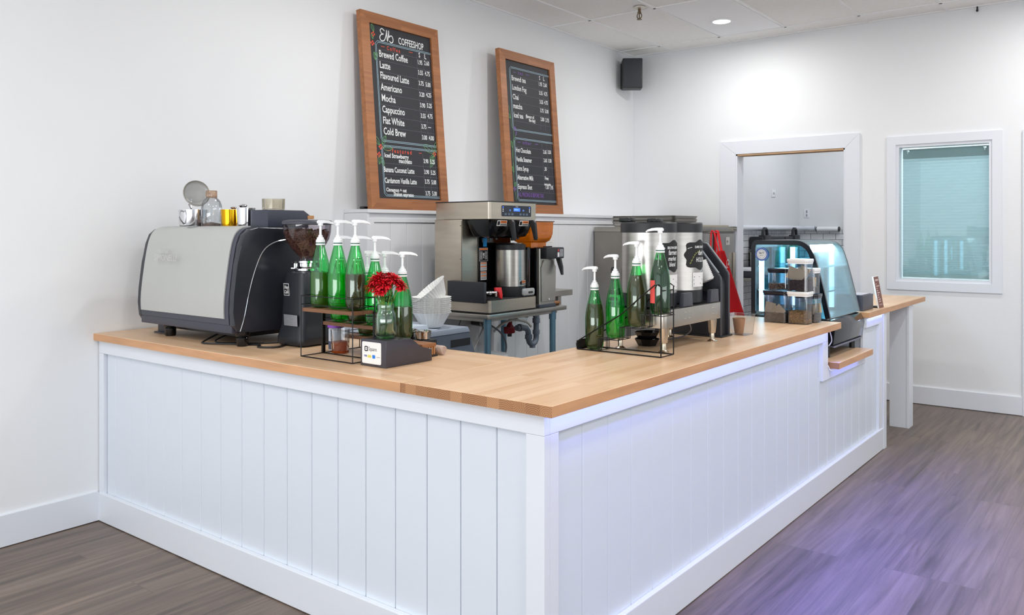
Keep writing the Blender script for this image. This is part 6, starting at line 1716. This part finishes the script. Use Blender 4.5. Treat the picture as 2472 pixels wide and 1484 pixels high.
for x, y in ((-1.815, CY0 + 0.030), (-1.575, CY1 - 0.030), (-1.815, CY1 - 0.030)):
    m = MB(); m.box(x - 0.014, x + 0.014, y - 0.004, y + 0.004, 0.93, 1.295); m.build('led_bar', CLED, t, smooth=False)
for k, (x, y) in enumerate(((-1.60, 4.668 + 0.25), (-1.70, 5.1))):
    area('case_lamp', (x, y, 1.318), (x, y, 0.9), 0.25, 0.4, 12.0, (0.70, 0.90, 1.0))
m = MB(); SCX, SCZ, yy = -1.803, 1.262, CY0 - 0.0008
def disc(m, r, mi, l): 
    f = m.bm.faces.new([m.bm.verts.new((SCX + r * math.cos(k * math.pi / 18), CY0 - 0.0006 - l, SCZ + r * math.sin(k * math.pi / 18))) for k in range(36)]); f.material_index = mi
for r_, mi, l in ((0.039, 1, 0), (0.0365, 0, 0.0003), (0.0355, 1, 0.0004), (0.029, 0, 0.0006), (0.0235, 1, 0.0008), (0.022, 0, 0.0010)): disc(m, r_, mi, l)
m.text('86\u00b0F', 0.0165, (SCX, CY0 - 0.0016, SCZ + 0.002), (1, 0, 0), (0, 0, 1), 0.0004, 2, 'CENTER', sx=0.9, off=0.0003); m.text('(30\u00b0C)', 0.010, (SCX, CY0 - 0.0016, SCZ - 0.010), (1, 0, 0), (0, 0, 1), 0.0004, 2, 'CENTER', sx=0.9)
m.box(SCX - 0.039, SCX + 0.039, CY0 - 0.0004, CY0 + 0.0056, SCZ - 0.001, SCZ + 0.001) if False else None
m.build('temperature_sticker', [LABELW, mat('sticker_blue', (34, 84, 170), 0.4), mat('sticker_ink', (30, 40, 80), 0.5)], t, smooth=False, label='round blue sticker reading 86 F')
for x in (-1.83, -1.45):
    for y in (CY0 + 0.05, CY1 - 0.05):
        m = MB(); m.cyl((x, y, 0.6955), (x, y, 0.762), 0.016); m.build('foot', BLACKP, t)
m = MB(); m.box(-1.80, -1.62, CY0 + 0.10, CY1 - 0.10, 0.6955, 0.757, 0.004); m.build('compressor_cover', BLACKP, t)
m = MB(); m.tube(smoothpts([(-1.392, 4.566, 0.866), (-1.385, 4.575, 0.83), (-1.388, 4.59, 0.80), (-1.40, 4.58, 0.775)], 6), 0.003, 6); solo('led_cable', m, WHITEP, 'white cable hanging from the worktop end beside the pastry case', 'cable')
m = MB(); m.tube(smoothpts([(-1.43, 4.530, 0.70), (-1.392, 4.533, 0.68), (-1.380, 4.536, 0.655), (-1.365, 4.56, 0.648)], 6), 0.003, 6); solo('led_cable', m, WHITEP, 'white cable looping under the low shelf', 'cable')
t = thing('grey_terminal', 'dark grey box shaped card printer on the far worktop behind the case', 'printer', (-1.5, 5.43, 0.905))
m = MB(); m.prism([(5.310, 0.9055), (5.540, 0.9055), (5.540, 1.000), (5.310, 1.000)], 'x', -1.62, -1.417, bev=0.004); m.build('body', DARKG, t)
m = MB(); m.box(-1.61, -1.43, 5.32, 5.53, 1.0005, 1.0055, 0.002); m.build('top_plate', mat('grey_top', (168, 162, 168), 0.4), t)
t = thing('menu_card_stand', 'small brown menu card standing on the far worktop', 'sign', (-1.40, 5.63, 0.905))
m = MB()
Vc = Vector((-0.035, 0, 0.197)).normalized(); Oc = Vector((-1.392, 5.580, 0.9062))
pts2 = [(0, 0), (0.112, 0), (0.112, 0.200), (0, 0.200)]
A = [m.bm.verts.new(Oc + Vector((0, 1, 0)) * u + Vc * v) for u, v in pts2]; B = [m.bm.verts.new(Oc + Vector((0, 1, 0)) * u + Vc * v + Vector((-0.009, 0, 0))) for u, v in pts2]
f = m.bm.faces.new(A); f.material_index = 1; m.bm.faces.new(B[::-1])
for i in range(4): m.bm.faces.new((A[i], B[i], B[(i + 1) % 4], A[(i + 1) % 4]))
for k, (u, w_, v, h) in enumerate(((0.025, 0.07, 0.172, 0.012), (0.02, 0.02, 0.150, 0.007), (0.02, 0.075, 0.136, 0.007), (0.02, 0.025, 0.121, 0.007), (0.02, 0.03, 0.107, 0.007), (0.02, 0.06, 0.093, 0.007), (0.022, 0.033, 0.079, 0.007), (0.022, 0.03, 0.065, 0.007), (0.022, 0.055, 0.051, 0.007), (0.022, 0.055, 0.038, 0.006), (0.02, 0.07, 0.022, 0.002), (0.02, 0.07, 0.017, 0.002))):
    n_ = Vector((0.0008, 0, 0)); q = lambda a, b: Oc + Vector((0, 1, 0)) * a + Vc * b + n_
    nn_ = max(1, int(w_ / 0.014))
    for j in range(nn_):
        a = u + w_ * j / nn_; b = u + w_ * (j + 0.8) / nn_
        f = m.bm.faces.new([m.bm.verts.new(q(a, v)), m.bm.verts.new(q(b, v)), m.bm.verts.new(q(b, v + h)), m.bm.verts.new(q(a, v + h))]); f.material_index = 2
m.build('card', [LABELW, mat('brown_card', (122, 76, 66), 0.6), mat('pink_print', (222, 196, 188), 0.6)], t, smooth=False)
m = MB(); m.box(-1.445, -1.405, 5.600, 5.665, 0.9055, 0.915, 0.001); m.build('card_foot', BLACKP, t, smooth=False)

# =================================================================== FRIDGE, TRAYS, APRON
FX0, FX1, FY0, FY1 = -3.845, -3.060, 6.090, 7.270
FSTL = mat('fridge_steel', (158, 154, 148), 0.42, 1.0, noise=(3, 0.14))
t = thing('steel_fridge', 'waist-high stainless steel fridge against the far corner', 'fridge', (-3.45, 6.68, 0))
m = MB(); m.box(FX0, FX1 - 0.02, FY0 + 0.006, FY1, 0.10, 1.388, 0.002); m.build('cabinet', FSTL, t, smooth=False)
m = MB(); m.box(FX0, FX1, FY0, FY1, 1.3885, 1.430, 0.003); m.build('top', STEELV, t)
for ya_, yb_ in ((FY0 + 0.01, 6.675), (6.685, FY1 - 0.05)):
    m = MB(); m.box(FX1 - 0.0195, FX1 + 0.015, ya_, yb_, 0.14, 1.372, 0.004); d = m.build('door', mat('door_steel', (170, 164, 158), 0.24, 1.0, noise=(2, 0.1)), t, ang=40)
    m = MB(); m.box(FX1 + 0.0155, FX1 + 0.04, yb_ - 0.05, yb_ - 0.03, 0.8, 1.2, 0.004); m.build('handle', STEELV, d)
m = MB(); m.box(FX1 + 0.0155, FX1 + 0.018, 7.02, 7.10, 1.27, 1.34, 0.001, mi=0); m.text('ep', 0.040, (FX1 + 0.0185, 7.028, 1.293), (0, 1, 0), (0, 0, 1), 0.0005, 1, sx=0.9, shear=0.3)
m.build('maker_badge', [mat('badge_silver', (196, 192, 190), 0.4), INK], t, smooth=False)
m = MB(); m.box(FX0 + 0.05, FX1 - 0.06, FY0 + 0.05, FY1 - 0.05, 0, 0.0995); m.build('plinth', BLACKP, t, smooth=False)
m = MB(); m.box(FX1 - 0.05, FX1 + 0.012, 7.19, 7.275, 1.4305, 1.4345); m.box(FX1 + 0.0, FX1 + 0.012, 7.19, 7.275, 1.395, 1.4345); m.cyl((FX1 + 0.01, 7.22, 1.412), (FX1 + 0.018, 7.22, 1.412), 0.006, seg=8); m.cyl((FX1 + 0.01, 7.25, 1.412), (FX1 + 0.018, 7.25, 1.412), 0.006, seg=8); m.build('corner_hinge', STEELV, t, smooth=False)
ALU = mat('aluminium_tray', (206, 204, 200), 0.35, 0.9)
tray0 = None
for k in range(8):
    lb = 'aluminium baking tray, lowest of the stack on the steel fridge' if k == 0 else ('aluminium baking tray, topmost of the stack on the steel fridge' if k == 7 else 'aluminium baking tray in the middle of the stack on the fridge')
    if tray0 is None:
        tray0 = thing('baking_tray', lb, 'baking tray', (0, 0, 0), 'baking trays stacked on the fridge')
        m = MB(); rg = []
        for z, e in ((0.0, 0.0), (0.0248, 0.012), (0.0265, 0.016), (0.0275, 0.014), (0.0255, 0.011), (0.0015, -0.001)):
            rg.append([m.bm.verts.new((x, y, z)) for x, y in rrect(-0.285 - e, 0.285 + e, -0.205 - e, 0.205 + e, 0.03, 4)])
        for a, b in zip(rg, rg[1:]):
            for i in range(len(a)): m.bm.faces.new((a[i], a[(i + 1) % len(a)], b[(i + 1) % len(a)], b[i]))
        m.bm.faces.new(rg[0][::-1]); m.bm.faces.new(rg[-1]); m.build('pan', ALU, tray0, ang=40); tr = tray0
    else: tr = dup(tray0, (0, 0, 0), lb)
    tr.location = (-3.375 + 0.004 * math.sin(k * 2.1), 6.305 + 0.004 * math.cos(k * 1.7), 1.4312 + 0.0090 * k)
t = thing('flat_tray', 'thin flat steel tray lying beside the stacked baking trays', 'baking tray', (-3.25, 6.85, 1.431))
m = MB(); m.box(-3.52, -3.07, 6.56, 7.14, 1.4312, 1.434); 
for a in ((-3.52, -3.515, 6.56, 7.14), (-3.075, -3.07, 6.56, 7.14), (-3.515, -3.075, 6.56, 6.565), (-3.515, -3.075, 7.135, 7.14)): m.box(a[0], a[1], a[2], a[3], 1.4345, 1.446)
m.build('tray', mat('worn_tray', (196, 186, 166), 0.5, 0.6), t, smooth=False)

AP = mat('red_cotton', (224, 20, 32), 0.8, noise=(8, 0.1, (1, 1, 1)), bump=(200, 0.3))
t = thing('apron', 'bright red apron hanging by its straps from the fridge front', 'apron', (-2.97, 6.7, 1.0))
m = MB(); NX, NZ = 40, 26
grid = []
for j in range(NZ + 1):
    f = j / NZ; z = 1.225 - f * 0.60
    yl = 6.60 - 0.38 * f ** 1.1; yr = 6.755 + 0.36 * f
    row = []
    for i in range(NX + 1):
        g = i / NX; y = yl + (yr - yl) * g
        amp = 0.008 + 0.018 * f
        x = -2.945 + amp * math.sin(g * 17 + 1.5 * math.sin(g * 5)) + 0.035 * f
        row.append(m.bm.verts.new((x, y, z + 0.012 * f * math.sin(g * 9))))
    grid.append(row)
for j in range(NZ):
    for i in range(NX): m.bm.faces.new((grid[j][i], grid[j][i + 1], grid[j + 1][i + 1], grid[j + 1][i]))
bmesh.ops.solidify(m.bm, geom=list(m.bm.faces), thickness=0.003)
m.build('cloth', AP, t, ang=80)
for (ya_, yb_, w_) in ((6.575, 6.66, 0.03), (6.665, 6.725, 0.05)):
    m = MB(); P = smoothpts([(-2.992, ya_, 1.18), (-2.985, ya_ + 0.0, 1.28), (-2.985, ya_ + 0.012, 1.385), (-2.98, ya_ + 0.03, 1.395), (-2.975, (ya_ + yb_) / 2 + 0.01, 1.36), (-2.955, yb_, 1.22)], 4)
    for a, b in zip(P, P[1:]):
        m.quad([(a.x, a.y - w_ / 2, a.z), (a.x, a.y + w_ / 2, a.z), (b.x, b.y + w_ / 2, b.z), (b.x, b.y - w_ / 2, b.z)])
    bmesh.ops.remove_doubles(m.bm, verts=m.bm.verts, dist=0.0001); bmesh.ops.solidify(m.bm, geom=list(m.bm.faces), thickness=0.002)
    m.build('neck_strap', AP, t, ang=60)
m = MB(); m.box(-2.990, -2.986, 6.62, 6.645, 1.20, 1.385, 0.001); m.box(-2.992, -2.988, 6.72, 6.735, 1.16, 1.385, 0.001, mi=1); m.build('tie_tape', [BLACKP, WHITEP], t, smooth=False)
m = MB(); m.cyl((FX1 + 0.0155, 6.645, 1.382), (-2.965, 6.645, 1.382), 0.005); m.build('hook', STEEL, t)
m = MB(); cxz = [(6.765 + 0.030 * math.cos(a * 0.35), 1.115 + 0.034 * math.sin(a * 0.35)) for a in range(15)]
m.ribbon(cxz, 0.004, (1, 0, 0), (0, 1, 0), (0, 0, 1), (-2.915, 0, 0), 0, 0); m.text('co', 0.04, (-2.914, 6.75, 1.10), (0, 1, 0), (0, 0, 1), 0.001, 0)
m.build('logo', CHALK, t, smooth=False)

# =================================================================== KITCHEN beyond the doorway
m = MB(); m.tube(smoothpts([(-3.345, 7.50, 1.425), (-3.345, 9.0, 1.425), (-3.345, 9.90, 1.425), (-3.30, 9.945, 1.425), (-3.20, 9.95, 1.425)], 6), 0.030, 14)
solo('white_pipe', m, WHITE, 'thick white pipe running along the kitchen wall above the tiles', 'pipe')
t = thing('paper_roll', 'white rolled tube with black end caps mounted on the kitchen wall', 'roll', (-3.05, 9.95, 1.415))
m = MB(); m.cyl((-3.175, 9.955, 1.415), (-2.93, 9.955, 1.415), 0.030, seg=24); m.build('roll', WHITEP, t)
for x in (-3.185, -2.93): m = MB(); m.cyl((x, 9.955, 1.415), (x + 0.01, 9.955, 1.415), 0.030, seg=24); m.box(x, x + 0.01, 9.955, 9.992, 1.40, 1.43); m.build('end_cap', BLACKP, t)
m = MB(); m.box(-3.345, -3.277, 9.992, 9.999, 1.552, 1.655, 0.002); [m.box(-3.318, -3.304, 9.989, 9.993, z, z + 0.03, mi=1) for z in (1.565, 1.61)]
solo('wall_outlet', m, [WHITEP, mat('outlet_grey', (150, 150, 160), 0.5)], 'white double wall outlet on the kitchen back wall', 'outlet')  # grey socket faces on the white plate
t = thing('wall_plaque', 'small white plaque numbered 18 on the kitchen side wall', 'sign', (-3.395, 9.13, 1.82))
m = MB(); m.box(-3.3995, -3.392, 9.08, 9.19, 1.775, 1.855, 0.002); m.build('plate', WHITEP, t)
m = MB(); m.text('18', 0.036, (-3.3915, 9.108, 1.803), (0, 1, 0), (0, 0, 1), 0.001, 0); m.build('number', INK, t, smooth=False)
t = thing('hard_case', 'black plastic hard case with two loop handles against the kitchen tiles', 'case', (-3.30, 8.98, 1.22))
BC = mat('black_case', (36, 40, 46), 0.45)
m = MB(); m.box(-3.385, -3.24, 8.40, 9.56, 0.94, 1.335, 0.02); [m.box(-3.245, -3.232, y, y + 0.05, 0.96, 1.33, 0.006) for y in (8.62, 9.05)]; m.build('shell', BC, t)
for y in (8.46, 9.36):
    m = MB(); m.box(-3.30, -3.225, y - 0.02, y + 0.15, 1.25, 1.35, 0.01); m.tube([(-3.26, y, 1.34), (-3.26, y + 0.01, 1.40), (-3.26, y + 0.035, 1.418), (-3.26, y + 0.085, 1.418), (-3.26, y + 0.11, 1.40), (-3.26, y + 0.12, 1.34)], 0.017, 8); m.build('loop_handle', BC, t)
t = thing('prep_table', 'steel kitchen table with trays and cloths beyond the doorway', 'table', (-3.1, 8.6, 0))
m = MB(); m.box(-3.385, -2.95, 7.75, 9.75, 0.905, 0.938, 0.003); m.build('tabletop', STEELV, t)
for x, y in ((-3.34, 7.82), (-2.99, 7.82), (-3.34, 9.68), (-2.99, 9.68)): m = MB(); m.cyl((x, y, 0), (x, y, 0.905), 0.02); m.build('leg', STEEL, t)
m = MB(); m.box(-3.36, -2.97, 7.80, 9.70, 0.30, 0.32); m.build('under_shelf', STEELV, t, smooth=False)
t = thing('steel_canister', 'steel canister with a black lid standing on the kitchen table', 'canister', (-3.17, 8.22, 0.938))
c = (-3.185, 8.28, 0.9385)
m = MB(); m.lathe([(0, 0), (0.13, 0), (0.13, 0.235), (0, 0.235)], c, 32); m.build('body', STEEL, t)
m = MB(); m.lathe([(0, 0.2355), (0.14, 0.2355), (0.14, 0.262), (0.12, 0.272), (0, 0.272)], c, 32); m.build('lid', BLACKP, t)
m = MB(); m.box(-3.10, -2.97, 7.80, 8.10, 0.9385, 1.00, 0.02); m.box(-3.16, -3.02, 7.98, 8.16, 1.0005 - 0.06, 0.985, 0.02) if False else None
solo('black_cloth', m, BLACKP, 'black folded cloth on the near end of the kitchen table', 'cloth')
m = MB(); m.box(-3.32, -2.98, 7.78, 8.12, 1.003, 1.012, 0.002); m.box(-3.30, -3.0, 7.80, 8.10, 1.013, 1.030, 0.008)
solo('white_sheet', m, WHITEP, 'white sheets laid over the black cloth on the kitchen table', 'paper')
m = MB(); m.box(-3.32, -3.12, 7.80, 8.08, 0.9385, 1.002, 0.01); solo('dark_tray', m, DARKG, 'dark tray under the white sheets on the kitchen table', 'tray')
m = MB(); m.lathe([(0, 0.0), (0.17, 0.0), (0.19, 0.66), (0.20, 0.70), (0.205, 0.67), (0.18, 0.70), (0.10, 0.735), (0, 0.72)], (-2.36, 5.62, 0.0), 28, flute=(9, 0.03, lambda z: 1 if z > 0.6 else 0))
solo('bin_liner', m, mat('black_liner', (22, 22, 26), 0.2, bump=(25, 1.0)), 'black bin liner over a waste bin behind the bar', 'waste bin')
